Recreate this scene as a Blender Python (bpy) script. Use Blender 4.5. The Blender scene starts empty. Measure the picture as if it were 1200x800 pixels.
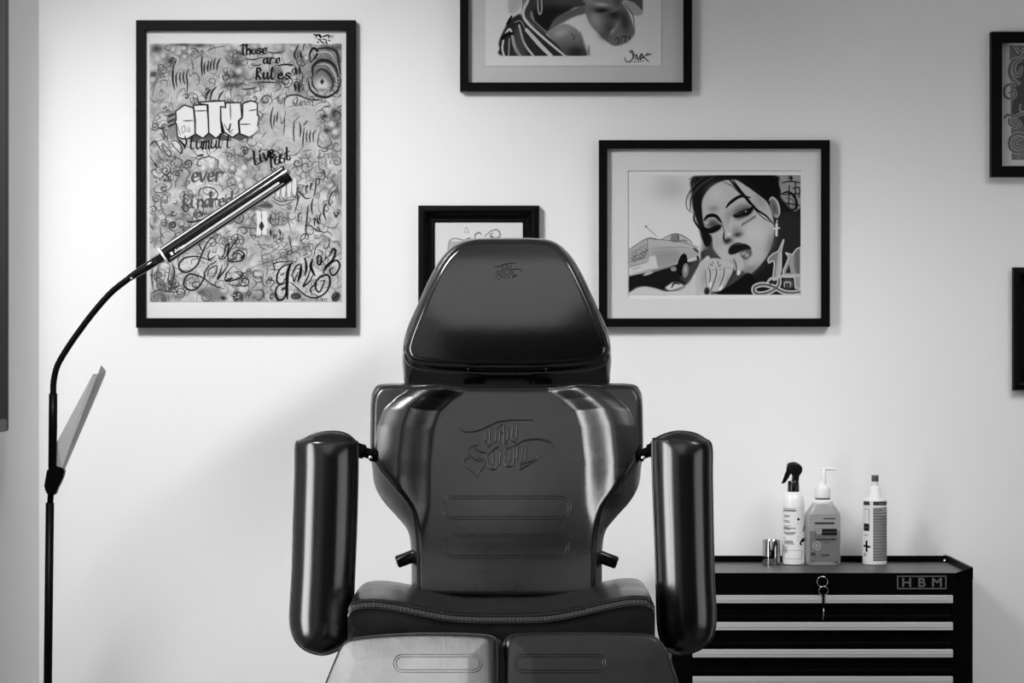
import bpy, bmesh, math, random
import numpy as np
from mathutils import Vector, Matrix

S = bpy.context.scene
C = S.collection
R = math.radians
# ------------------------------------------------------------------ camera
F = 3217.5            # focal length in pixels of the 1200 x 800 frame
CZ = 1.35             # eye height
WY = 6.5              # distance of the picture wall
cam_d = bpy.data.cameras.new('camera'); cam_d.sensor_width = 36.0
cam_d.lens = F * 36.0 / 1200.0; cam_d.clip_start = 0.05; cam_d.clip_end = 100
cam = bpy.data.objects.new('camera', cam_d); C.objects.link(cam)
cam.location = (0, 0, CZ); cam.rotation_euler = (R(90), 0, 0)
S.camera = cam
# ------------------------------------------------------------------ room box, unseen windows
XL, XR, YB, YF, ZC = -1.12, 3.3, -2.2, WY, 2.75
W2 = (3.3, 4.9, 0.4, 2.1)           # window in the left wall, unseen, placed to match the shading: y0, y1, z0, z1
W3 = (-1.6, 4.6, 0.2, 2.0)           # window in the right wall, unseen, added to brighten the right side
# ------------------------------------------------------------------ sky and daylight at the unseen windows
world = bpy.data.worlds.new('sky'); S.world = world; world.use_nodes = True
bg = world.node_tree.nodes['Background']
bg.inputs[0].default_value = (1, 1, 1, 1); bg.inputs[1].default_value = 0.8
def daylight(name, w, power, side=-1):
    l = bpy.data.lights.new(name, 'AREA'); l.shape = 'RECTANGLE'
    l.size = w[1] - w[0]; l.size_y = w[3] - w[2]; l.energy = power; l.color = (1, 1, 1)
    o = bpy.data.objects.new(name, l); C.objects.link(o)
    o.location = (XL - 0.07 if side < 0 else XR + 0.07, (w[0] + w[1]) / 2, (w[2] + w[3]) / 2)
    o.rotation_euler = (R(90), 0, R(90 * side)); o.visible_camera = True
    return o
daylight('unseen_window_light', W2, 80)
daylight('added_window_light', W3, 30, 1)  # added to light the right part of the wall
# unseen ceiling spots added to brighten the picture wall
def added_wall_wash(loc, aim, power, size, soft=0.28):
    d = bpy.data.lights.new('added_wall_wash', 'SPOT'); d.energy = power; d.spot_size = R(size); d.spot_blend = 1.0; d.shadow_soft_size = soft
    o = bpy.data.objects.new('added_wall_wash', d); C.objects.link(o); o.location = loc
    o.rotation_euler = (Vector(aim) - Vector(loc)).to_track_quat('-Z', 'Y').to_euler()
    return o
ADDED_SPOTS = [added_wall_wash((-1.0, 4.8, 2.62), (-0.60, 6.5, 1.0), 300, 84), added_wall_wash((1.4, 4.9, 2.62), (0.70, 6.5, 0.42), 150, 76, 0.55)]
# unseen luminous panel added for the leather's reflections and fill light
CP = (-1.0, 0.8, -1.85, 3.3)
pan = bpy.data.lights.new('added_ceiling_panel', 'AREA'); pan.shape = 'RECTANGLE'; pan.size = CP[1] - CP[0]; pan.size_y = CP[3] - CP[2]; pan.energy = 23
pano = bpy.data.objects.new('added_ceiling_panel', pan); C.objects.link(pano); pano.visible_camera = True; pano.location = ((CP[0] + CP[1]) / 2, (CP[2] + CP[3]) / 2, ZC - 0.012)
S.view_settings.view_transform = 'Standard'
S.view_settings.look = 'None'
S.view_settings.gamma = 1
S.view_settings.use_curve_mapping = False
S.view_settings.exposure = 0.1

# ------------------------------------------------------------------ helpers
def P(px, py, d):
    return Vector(((px - 600) * d / F, d, CZ - (py - 400) * d / F))

MATS = {}
def mat(name, col, rough=0.5, metal=0.0, bump=None, spec=0.5, coat=0.0, alpha=1.0, trans=0.0, var=None, creases=None):
    if name in MATS: return MATS[name]
    m = bpy.data.materials.new(name); m.use_nodes = True
    nt = m.node_tree; b = nt.nodes['Principled BSDF']
    c = (col, col, col, 1) if not isinstance(col, tuple) else (*col, 1)
    b.inputs['Base Color'].default_value = c
    b.inputs['Roughness'].default_value = rough
    b.inputs['Metallic'].default_value = metal
    b.inputs['Specular IOR Level'].default_value = spec
    b.inputs['Coat Weight'].default_value = coat
    b.inputs['Transmission Weight'].default_value = trans
    b.inputs['Alpha'].default_value = alpha
    if bump or var:
        tc = nt.nodes.new('ShaderNodeTexCoord')
    if bump:
        kind, scale, strength, dist = bump
        t = nt.nodes.new('ShaderNodeTexVoronoi' if kind == 'v' else 'ShaderNodeTexNoise')
        t.inputs['Scale'].default_value = scale
        nt.links.new(tc.outputs['Object'], t.inputs['Vector'])
        bp = nt.nodes.new('ShaderNodeBump'); bp.inputs['Strength'].default_value = strength
        bp.inputs['Distance'].default_value = dist
        nt.links.new(t.outputs[0], bp.inputs['Height'])
        nt.links.new(bp.outputs[0], b.inputs['Normal'])
        if creases:      # slack leather: broad soft undulation under the grain
            t3 = nt.nodes.new('ShaderNodeTexNoise'); t3.inputs['Scale'].default_value = creases[0]; t3.inputs['Detail'].default_value = 4
            b3 = nt.nodes.new('ShaderNodeBump'); b3.inputs['Strength'].default_value = creases[1]; b3.inputs['Distance'].default_value = creases[2]
            nt.links.new(tc.outputs['Object'], t3.inputs['Vector']); nt.links.new(t3.outputs[0], b3.inputs['Height'])
            nt.links.new(b3.outputs[0], bp.inputs['Normal'])
    if var:
        scale, lo, hi = var      # roughness variation (wear)
        t2 = nt.nodes.new('ShaderNodeTexNoise'); t2.inputs['Scale'].default_value = scale
        t2.inputs['Detail'].default_value = 6
        mr = nt.nodes.new('ShaderNodeMapRange'); mr.inputs['From Min'].default_value = 0.3; mr.inputs['From Max'].default_value = 0.7
        mr.inputs['To Min'].default_value = lo; mr.inputs['To Max'].default_value = hi
        nt.links.new(tc.outputs['Object'], t2.inputs['Vector']); nt.links.new(t2.outputs[0], mr.inputs['Value'])
        nt.links.new(mr.outputs[0], b.inputs['Roughness'])
    MATS[name] = m
    return m

def print_mat():
    if 'print' in MATS: return MATS['print']
    m = bpy.data.materials.new('print'); m.use_nodes = True
    nt = m.node_tree; b = nt.nodes['Principled BSDF']
    a = nt.nodes.new('ShaderNodeAttribute'); a.attribute_name = 'ink'
    nt.links.new(a.outputs['Color'], b.inputs['Base Color'])
    b.inputs['Roughness'].default_value = 0.8
    b.inputs['Specular IOR Level'].default_value = 0.06
    MATS['print'] = m
    return m

def pane_mat():
    if 'pane' in MATS: return MATS['pane']
    m = bpy.data.materials.new('pane'); m.use_nodes = True
    nt = m.node_tree; nt.nodes.remove(nt.nodes['Principled BSDF'])
    out = nt.nodes['Material Output']
    t = nt.nodes.new('ShaderNodeBsdfTransparent'); g = nt.nodes.new('ShaderNodeBsdfGlossy')
    g.inputs['Roughness'].default_value = 0.03
    t.inputs[0].default_value = (.99, .99, .99, 1)
    fr = nt.nodes.new('ShaderNodeFresnel'); fr.inputs[0].default_value = 1.3
    mx = nt.nodes.new('ShaderNodeMixShader')
    nt.links.new(fr.outputs[0], mx.inputs[0]); nt.links.new(t.outputs[0], mx.inputs[1]); nt.links.new(g.outputs[0], mx.inputs[2])
    nt.links.new(mx.outputs[0], out.inputs[0])
    MATS['pane'] = m
    return m

def link(name, me, m=None, parent=None, smooth=False, angle=None, kind=None, label=None):
    o = bpy.data.objects.new(name, me); C.objects.link(o)
    if m: me.materials.append(m)
    if smooth:
        me.polygons.foreach_set('use_smooth', [True] * len(me.polygons))
        if angle: me.set_sharp_from_angle(angle=R(angle))
    if parent is not None:
        o.parent = parent
        o.matrix_parent_inverse = Matrix.Translation(-world_loc(parent))
    if kind: o['kind'] = kind
    if label: o['label'] = label
    return o

def world_loc(o):
    v = Vector(o.location)
    return v

def thing(name, label, cat, loc=(0, 0, 0), group=None, kind=None):
    o = bpy.data.objects.new(name, None); C.objects.link(o); o.location = loc
    o.empty_display_size = 0.1
    if kind: o['kind'] = kind
    o['label'] = label; o['category'] = cat
    if group: o['group'] = group
    return o

def mesh(verts, faces):
    me = bpy.data.meshes.new('m')
    me.from_pydata([tuple(v) for v in verts], [], faces); me.validate(); me.update()
    return me

def fix(me):
    b = bmesh.new(); b.from_mesh(me); bmesh.ops.remove_doubles(b, verts=b.verts, dist=1e-6)
    bmesh.ops.recalc_face_normals(b, faces=b.faces); b.to_mesh(me); b.free(); return me

def box(x0, x1, y0, y1, z0, z1, bev=0.0, seg=2):
    b = bmesh.new()
    bmesh.ops.create_cube(b, size=1.0)
    for v in b.verts:
        v.co = Vector(((x0 + x1) / 2 + v.co.x * (x1 - x0), (y0 + y1) / 2 + v.co.y * (y1 - y0), (z0 + z1) / 2 + v.co.z * (z1 - z0)))
    if bev: bmesh.ops.bevel(b, geom=list(b.edges), offset=bev, segments=seg, affect='EDGES', profile=0.5)
    me = bpy.data.meshes.new('m'); b.to_mesh(me); b.free()
    return me

def joinm(mes):
    b = bmesh.new()
    for m_ in mes: b.from_mesh(m_)
    me = bpy.data.meshes.new('m'); b.to_mesh(me); b.free()
    return me

def lathe(profile, center, segs=40, axis=None):
    verts, faces = [], []
    n = len(profile)
    c = Vector(center)
    rot = Matrix.Identity(3)
    if axis is not None:
        rot = Vector((0, 0, 1)).rotation_difference(Vector(axis)).to_matrix()
    for (r, z) in profile:
        for k in range(segs):
            a = 2 * math.pi * k / segs
            verts.append(c + rot @ Vector((max(r, 1e-5) * math.cos(a), max(r, 1e-5) * math.sin(a), z)))
    for i in range(n - 1):
        for k in range(segs):
            k2 = (k + 1) % segs
            faces.append((i * segs + k, i * segs + k2, (i + 1) * segs + k2, (i + 1) * segs + k))
    faces.append(tuple(reversed(range(segs)))); faces.append(tuple(range((n - 1) * segs, n * segs)))
    return fix(mesh(verts, faces))

def crv(pts, n=8, closed=False):
    """Catmull-Rom through pts (any dimension), n samples a span."""
    p = np.array(pts, float); m = len(p)
    if m < 3 and not closed:
        t = np.linspace(0, 1, n + 1)[:, None]
        return p[0] * (1 - t) + p[-1] * t
    out = []
    spans = m if closed else m - 1
    for i in range(spans):
        if closed:
            a, b, c, d = p[(i - 1) % m], p[i], p[(i + 1) % m], p[(i + 2) % m]
        else:
            b, c = p[i], p[i + 1]
            a = p[i - 1] if i > 0 else 2 * b - c
            d = p[i + 2] if i + 2 < m else 2 * c - b
        for k in range(n):
            t = k / n
            out.append(0.5 * (2 * b + (c - a) * t + (2 * a - 5 * b + 4 * c - d) * t * t + (3 * b - a - 3 * c + d) * t ** 3))
    if not closed: out.append(p[-1])
    return np.array(out)

def resample(poly, n, closed=True):
    q = np.vstack([poly, poly[:1]]) if closed else poly
    d = np.r_[0, np.cumsum(np.linalg.norm(np.diff(q, axis=0), axis=1))]
    s = np.linspace(0, d[-1], n + 1)[:-1] if closed else np.linspace(0, d[-1], n)
    return np.stack([np.interp(s, d, q[:, i]) for i in range(q.shape[1])], 1)

def tube(pts, rad, segs=8, closed=False, flat=None):
    """sweep a circle (or an ellipse flattened along the normals 'flat') along 3-D points"""
    p = [Vector(q) for q in pts]; n = len(p)
    rads = rad if hasattr(rad, '__len__') else [rad] * n
    verts, faces = [], []
    up = None
    for i in range(n):
        if closed: t = p[(i + 1) % n] - p[i - 1]
        else: t = p[min(i + 1, n - 1)] - p[max(i - 1, 0)]
        t.normalize()
        if flat is not None: up0 = Vector(flat[i] if hasattr(flat[0], '__len__') else flat)
        elif up is None: up0 = Vector((0, 1, 0)) if abs(t.y) < 0.9 else Vector((1, 0, 0))
        else: up0 = up
        s = t.cross(up0); s.normalize(); up = s.cross(t); up.normalize()
        for k in range(segs):
            a = 2 * math.pi * k / segs
            verts.append(p[i] + (s * math.cos(a) + up * math.sin(a)) * rads[i])
    for i in range(n if closed else n - 1):
        j = (i + 1) % n
        for k in range(segs):
            k2 = (k + 1) % segs
            faces.append((i * segs + k, i * segs + k2, j * segs + k2, j * segs + k))
    if not closed:
        faces.append(tuple(range(segs))); faces.append(tuple(range((n - 1) * segs, n * segs)))
    me = mesh(verts, faces)
    b = bmesh.new(); b.from_mesh(me); bmesh.ops.recalc_face_normals(b, faces=b.faces); b.to_mesh(me); b.free()
    return me

def prism(poly, d0, d1):
    """photo-pixel outline extruded from distance d1 (front) to d0 (back), sized at d1"""
    n = len(poly)
    f = [P(x, y, d1) for x, y in poly]
    v = f + [Vector((q.x, d0, q.z)) for q in f]
    fa = [tuple(range(n)), tuple(reversed(range(n, 2 * n)))]
    for i in range(n):
        j = (i + 1) % n
        fa.append((i, j, n + j, n + i))
    return fix(mesh(v, fa))

def text_mesh(s, size, bold=0.0, extrude=0.0005, spacing=1.0):
    cu = bpy.data.curves.new('t', 'FONT'); cu.body = s; cu.size = size; cu.offset = bold; cu.extrude = extrude
    cu.space_character = spacing; cu.align_x = 'CENTER'; cu.align_y = 'CENTER'
    ob = bpy.data.objects.new('t', cu); C.objects.link(ob)
    dg = bpy.context.evaluated_depsgraph_get()
    me = bpy.data.meshes.new_from_object(ob.evaluated_get(dg))
    bpy.data.objects.remove(ob); bpy.data.curves.remove(cu)
    me.materials.clear()
    return me

# ------------------------------------------------------------------ materials
plaster = mat('white_wall', 0.80, 0.75, bump=('n', 60, 0.12, 0.002), spec=0.3)
leather = mat('black_leather', 0.003, 0.3, bump=('n', 420, 0.22, 0.0009), var=(9, 0.25, 0.36), spec=0.85, creases=(26, 0.16, 0.004))
leather_head = mat('black_leather_taut', 0.003, 0.12, bump=('n', 900, 0.025, 0.0006), spec=1.0, creases=(16, 0.05, 0.004))
leather_s = mat('black_leather_smooth', 0.003, 0.22, bump=('n', 700, 0.05, 0.0004), spec=0.8)
stitch = mat('stitching', 0.06, 0.5)
blackwood = mat('black_wood', 0.002, 0.5, spec=0.07)
blackmetal = mat('black_metal', 0.0012, 0.4, spec=0.06)
gloss = mat('gloss_black', 0.004, 0.12)
rubber = mat('black_rubber', 0.008, 0.6, bump=('n', 300, 0.2, 0.001))
alu = mat('aluminium', 0.48, 0.42, metal=0.15)
chrome = mat('chrome', 0.7, 0.12, metal=1.0)
paper = mat('paper', 0.66, 0.8, spec=0.06)
matb = mat('mat_board', 0.62, 0.85, spec=0.2)
# ------------------------------------------------------------------ ink on paper
# flat prints are fine grids whose vertices carry the grey of the ink
def noise2(h, w, cell, rng):
    gh, gw = int(h / cell) + 3, int(w / cell) + 3
    g = rng.random((gh, gw))
    y = np.arange(h) / cell; x = np.arange(w) / cell
    yi = y.astype(int); xi = x.astype(int)
    fy = (y - yi)[:, None]; fx = (x - xi)[None, :]
    fy = fy * fy * (3 - 2 * fy); fx = fx * fx * (3 - 2 * fx)
    a = g[yi][:, xi]; b = g[yi][:, xi + 1]; c = g[yi + 1][:, xi]; d = g[yi + 1][:, xi + 1]
    return (a * (1 - fx) + b * fx) * (1 - fy) + (c * (1 - fx) + d * fx) * fy

LET = {
 'a': [[(.8,.9),(.4,1),(.1,.6),(.2,.1),(.6,.1),(.8,.6)],[(.85,1),(.8,.3),(1,0)]],
 'b': [[(.2,1.9),(.15,.2),(.5,0),(.85,.4),(.6,1),(.2,.7)]],
 'c': [[(.8,.85),(.4,1),(.1,.5),(.4,0),(.9,.2)]],
 'd': [[(.8,.8),(.4,1),(.1,.5),(.35,0),(.8,.4)],[(.9,1.9),(.8,.3),(1,0)]],
 'e': [[(.1,.5),(.7,.6),(.6,1),(.2,.8),(.15,.2),(.5,0),(.9,.25)]],
 'f': [[(.8,1.7),(.5,1.8),(.4,1),(.35,-.8)],[(.1,1),(.8,1)]],
 'h': [[(.2,1.9),(.15,0)],[(.18,.6),(.5,1),(.8,.7),(.75,0)]],
 'i': [[(.3,1),(.25,.2),(.5,0)],[(.35,1.4),(.42,1.55)]],
 'k': [[(.2,1.9),(.15,0)],[(.8,1),(.2,.5),(.5,.4),(.9,0)]],
 'l': [[(.3,1.9),(.2,.3),(.5,0)]],
 'm': [[(.1,1),(.1,0)],[(.1,.7),(.35,1),(.45,.7),(.42,0)],[(.45,.7),(.7,1),(.82,.7),(.8,.1),(1,0)]],
 'n': [[(.15,1),(.15,0)],[(.15,.6),(.5,1),(.8,.7),(.78,.1),(1,0)]],
 'o': [[(.5,1),(.15,.7),(.15,.25),(.5,0),(.85,.3),(.85,.75),(.5,1)]],
 'p': [[(.2,1.1),(.15,-.9)],[(.18,.7),(.55,1),(.9,.6),(.6,.05),(.2,.2)]],
 'r': [[(.2,1),(.15,0)],[(.18,.6),(.5,1),(.85,.9)]],
 's': [[(.85,.85),(.45,1),(.2,.7),(.75,.35),(.55,0),(.1,.15)]],
 't': [[(.45,1.6),(.35,.3),(.6,0),(.85,.15)],[(.1,1.05),(.8,1.05)]],
 'u': [[(.15,1),(.15,.3),(.4,0),(.8,.4)],[(.82,1),(.8,.2),(1,0)]],
 'v': [[(.1,1),(.35,0),(.85,1)]],
 'w': [[(.05,1),(.25,0),(.5,.8),(.7,0),(.95,1)]],
 'y': [[(.15,1),(.2,.3),(.5,.15),(.8,.6)],[(.85,1),(.75,-.4),(.35,-.8),(.1,-.5)]],
 'D': [[(.25,1.8),(.2,0)],[(.0,1.7),(.6,1.8),(1,1),(.7,.1),(.1,0)]],
 'F': [[(.35,1.8),(.25,0)],[(.1,1.7),(.95,1.85)],[(.3,1),(.8,1.05)]],
 'L': [[(.3,1.8),(.2,.1),(.9,.1)]],
 'M': [[(.1,0),(.2,1.8),(.5,.4),(.8,1.8),(.9,0)]],
 'Q': [[(.5,1.7),(.1,1.2),(.15,.4),(.5,0),(.9,.5),(.85,1.3),(.5,1.7)],[(.5,.4),(1.1,-.3)]],
 'R': [[(.25,1.8),(.2,0)],[(.1,1.6),(.6,1.8),(.85,1.4),(.3,.9),(.9,0)]],
 'T': [[(.0,1.6),(.4,1.85),(.95,1.65)],[(.5,1.8),(.45,.2),(.7,0)]],
}

class Art:
    def __init__(s, x0, y0, x1, y1, res, base, seed=1):
        s.x0, s.y0, s.x1, s.y1, s.res = x0, y0, x1, y1, res
        s.w = int(round((x1 - x0) * res)) + 1; s.h = int(round((y1 - y0) * res)) + 1
        s.v = np.full((s.h, s.w), float(base)); s.rng = np.random.default_rng(seed)
        s.crop(0, 0, 1)
    def crop(s, ox, oy, k):
        """later points are given in a magnified crop: pixel = o + p / k"""
        s.ox, s.oy, s.k = ox, oy, k; return s
    def g(s, pts):
        p = np.array(pts, float)
        return np.stack([(s.ox + p[:, 0] / s.k - s.x0) * s.res, (s.oy + p[:, 1] / s.k - s.y0) * s.res], 1)
    def blend(s, y0, x0, m, g, a):
        h, w = m.shape
        v = s.v[y0:y0 + h, x0:x0 + w]
        v += (g - v) * np.clip(m * a, 0, 1)
    def poly_stroke(s, q, wid, g, a):
        mx = wid.max() / 2 + 1.5
        x0 = int(max(0, q[:, 0].min() - mx)); x1 = int(min(s.w, q[:, 0].max() + mx + 1))
        y0 = int(max(0, q[:, 1].min() - mx)); y1 = int(min(s.h, q[:, 1].max() + mx + 1))
        if x1 <= x0 or y1 <= y0: return
        m = np.zeros((y1 - y0, x1 - x0))
        for i in range(len(q) - 1):
            (ax, ay), (bx, by) = q[i], q[i + 1]
            ww = (wid[i] + wid[i + 1]) / 4 + 0.0; r = ww + 1.5
            i0 = int(max(x0, min(ax, bx) - r)); i1 = int(min(x1, max(ax, bx) + r + 2))
            j0 = int(max(y0, min(ay, by) - r)); j1 = int(min(y1, max(ay, by) + r + 2))
            if i1 <= i0 or j1 <= j0: continue
            X = np.arange(i0, i1)[None, :]; Y = np.arange(j0, j1)[:, None]
            dx, dy = bx - ax, by - ay; L = dx * dx + dy * dy + 1e-9
            t = np.clip(((X - ax) * dx + (Y - ay) * dy) / L, 0, 1)
            d = np.hypot(X - ax - t * dx, Y - ay - t * dy)
            c = np.clip(ww + 0.5 - d, 0, 1) * min(1, 0.35 + ww * 1.3)
            sub = m[j0 - y0:j1 - y0, i0 - x0:i1 - x0]; np.maximum(sub, c, out=sub)
        s.blend(y0, x0, m, g, a)
    def stroke(s, pts, w, g, a=1.0, taper=0.6, closed=False, smooth=True):
        q = s.g(pts)
        if smooth and len(q) > 2: q = crv(q, 7, closed)
        if closed: q = np.vstack([q, q[:1]])
        if len(q) == 2: q = np.stack([np.linspace(q[0][i], q[1][i], 6) for i in (0, 1)], 1)
        t = np.linspace(0, 1, len(q))
        wid = w / s.k * s.res * (1 - taper * np.abs(2 * t - 1) ** 2)
        s.poly_stroke(q, wid, g, a)
    def nib(s, pts, wmax, g, a=1.0, ang=40, wmin=0.25):
        q = s.g(pts)
        if len(q) > 2: q = crv(q, 5)
        else: q = np.stack([np.linspace(q[0][i], q[1][i], 5) for i in (0, 1)], 1)
        d = np.diff(q, axis=0); th = np.arctan2(-d[:, 1], d[:, 0]); th = np.r_[th, th[-1]]
        wid = wmax / s.k * s.res * (wmin + (1 - wmin) * np.abs(np.sin(th - R(ang))))
        s.poly_stroke(q, wid, g, a)
    def text(s, t, x, y, size, adv, w, g, a=1.0, slant=0.25, rot=0, ang=35, stretch=1.0):
        c, sn = math.cos(R(rot)), math.sin(R(rot)); cx = 0
        for ch in t:
            for st in LET.get(ch, []):
                pp = []
                for (u, v) in st:
                    lx = cx + (u + slant * v) * size; ly = -v * size * stretch
                    pp.append((x + lx * c + ly * sn, y - lx * sn + ly * c))
                s.nib(pp, w, g, a, ang)
            cx += adv * size
    def mask(s, q):
        x0 = int(max(0, q[:, 0].min() - 1)); x1 = int(min(s.w, q[:, 0].max() + 2))
        y0 = int(max(0, q[:, 1].min() - 1)); y1 = int(min(s.h, q[:, 1].max() + 2))
        if x1 <= x0 or y1 <= y0: return 0, 0, None
        acc = np.zeros((y1 - y0, x1 - x0))
        for oy in (-.25, .25):
            for ox in (-.25, .25):
                X = np.arange(x0, x1)[None, :] + ox; Y = np.arange(y0, y1)[:, None] + oy
                ins = np.zeros(acc.shape, bool)
                for i in range(len(q)):
                    (ax, ay), (bx, by) = q[i], q[(i + 1) % len(q)]
                    if ay == by: continue
                    cond = (ay > Y) != (by > Y)
                    ins ^= cond & (X < (bx - ax) * (Y - ay) / (by - ay) + ax)
                acc += ins * 0.25
        return y0, x0, acc
    def fill(s, pts, g, a=1.0, blur=0.0, smooth=True, grad=None):
        q = s.g(pts)
        if smooth: q = crv(q, 5, True)
        y0, x0, m = s.mask(q)
        if m is None: return
        if blur:
            r = max(1, int(round(blur / s.k * s.res))); pad = 2 * r + 2
            Y0, X0 = max(0, y0 - pad), max(0, x0 - pad); Y1, X1 = min(s.h, y0 + m.shape[0] + pad), min(s.w, x0 + m.shape[1] + pad)
            full = np.zeros((Y1 - Y0, X1 - X0)); full[y0 - Y0:y0 - Y0 + m.shape[0], x0 - X0:x0 - X0 + m.shape[1]] = m
            for _ in range(2):
                for ax in (0, 1):
                    pw = [(0, 0), (0, 0)]; pw[ax] = (r + 1, r)
                    cs = np.cumsum(np.pad(full, pw, mode='edge'), axis=ax); nn = full.shape[ax]
                    full = (np.take(cs, range(2 * r + 1, 2 * r + 1 + nn), ax) - np.take(cs, range(0, nn), ax)) / (2 * r + 1)
            m, y0, x0 = full, Y0, X0
        if grad is not None:   # (gx, gy) per crop pixel, change of grey over the shape
            Y, X = np.mgrid[y0:y0 + m.shape[0], x0:x0 + m.shape[1]]
            c = q.mean(0)
            g = np.clip(g + ((X - c[0]) * grad[0] + (Y - c[1]) * grad[1]) * s.k / s.res, 0, 1)
        s.blend(y0, x0, m, g, a)
    def blob(s, cx, cy, rx, ry, g, a=1.0, rot=0, hard=2.0):
        c = s.g([(cx, cy)])[0]; rx = rx / s.k * s.res; ry = ry / s.k * s.res; r = max(rx, ry) * 1.6
        x0 = int(max(0, c[0] - r)); x1 = int(min(s.w, c[0] + r + 1)); y0 = int(max(0, c[1] - r)); y1 = int(min(s.h, c[1] + r + 1))
        if x1 <= x0 or y1 <= y0: return
        X = np.arange(x0, x1)[None, :] - c[0]; Y = np.arange(y0, y1)[:, None] - c[1]
        co, si = math.cos(R(rot)), math.sin(R(rot))
        u = (X * co + Y * si) / rx; v = (-X * si + Y * co) / ry
        m = np.exp(-np.power(u * u + v * v, hard / 2 * 1.0) * 1.4)
        s.blend(y0, x0, m, g, a)
    def ell(s, cx, cy, rx, ry, g, a=1.0, rot=0):
        s.fill([(cx + rx * math.cos(t) * math.cos(R(rot)) - ry * math.sin(t) * math.sin(R(rot)),
                 cy + rx * math.cos(t) * math.sin(R(rot)) + ry * math.sin(t) * math.cos(R(rot))) for t in np.linspace(0, 6.2832, 17)[:-1]], g, a)
    def spiral(s, cx, cy, r, turns, start, w, g, a=1.0, sgn=1):
        pts = []
        n = int(9 * turns) + 3
        for i in range(n):
            t = i / (n - 1)
            rr = r * (1 - 0.88 * t); an = start + sgn * turns * 6.2832 * t
            pts.append((cx + rr * math.cos(an), cy + rr * math.sin(an)))
        s.stroke(pts, w, g, a, taper=0.5)
    def cloud(s, cx, cy, r, dark=0.35, light=0.85):
        s.blob(cx + r * .25, cy + r * .3, r * 1.2, r * 1.2, dark, 0.55, hard=3)
        s.blob(cx, cy, r * .8, r * .8, light, 0.9, hard=3)
    def build(s, name, parent, place, white=0.70, gain=1.0):
        """place(px, py) arrays -> xyz arrays"""
        xs = np.linspace(s.x0, s.x1, s.w); ys = np.linspace(s.y0, s.y1, s.h)
        X, Y = np.meshgrid(xs, ys)
        co = np.stack(place(X, Y), -1).reshape(-1, 3)
        idx = np.arange(s.h * s.w).reshape(s.h, s.w)
        quads = np.stack([idx[:-1, :-1], idx[1:, :-1], idx[1:, 1:], idx[:-1, 1:]], -1).reshape(-1, 4)
        me = bpy.data.meshes.new(name)
        me.vertices.add(len(co)); me.vertices.foreach_set('co', co.astype(np.float32).ravel())
        me.loops.add(quads.size); me.loops.foreach_set('vertex_index', quads.astype(np.int32).ravel())
        me.polygons.add(len(quads)); me.polygons.foreach_set('loop_start', np.arange(0, quads.size, 4, dtype=np.int32))
        me.polygons.foreach_set('loop_total', np.full(len(quads), 4, np.int32))
        me.update(calc_edges=True)
        v = np.clip(s.v, 0, 1.1); lin = np.where(v < .04045, v / 12.92, ((v + .055) / 1.055) ** 2.4) * white * gain
        lin = np.maximum(lin, 0.004).ravel()
        col = np.stack([lin, lin, lin, np.ones_like(lin)], -1).astype(np.float32)
        at = me.color_attributes.new('ink', 'FLOAT_COLOR', 'POINT'); at.data.foreach_set('color', col.ravel())
        return link(name, me, print_mat(), parent)
# ------------------------------------------------------------------ the drawings (points read off enlarged crops of the photograph)
D_, M_, G_, L_ = 0.10, 0.30, 0.52, 0.93
def many(a, rows):
    for r in rows: a.stroke(*r)

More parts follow.
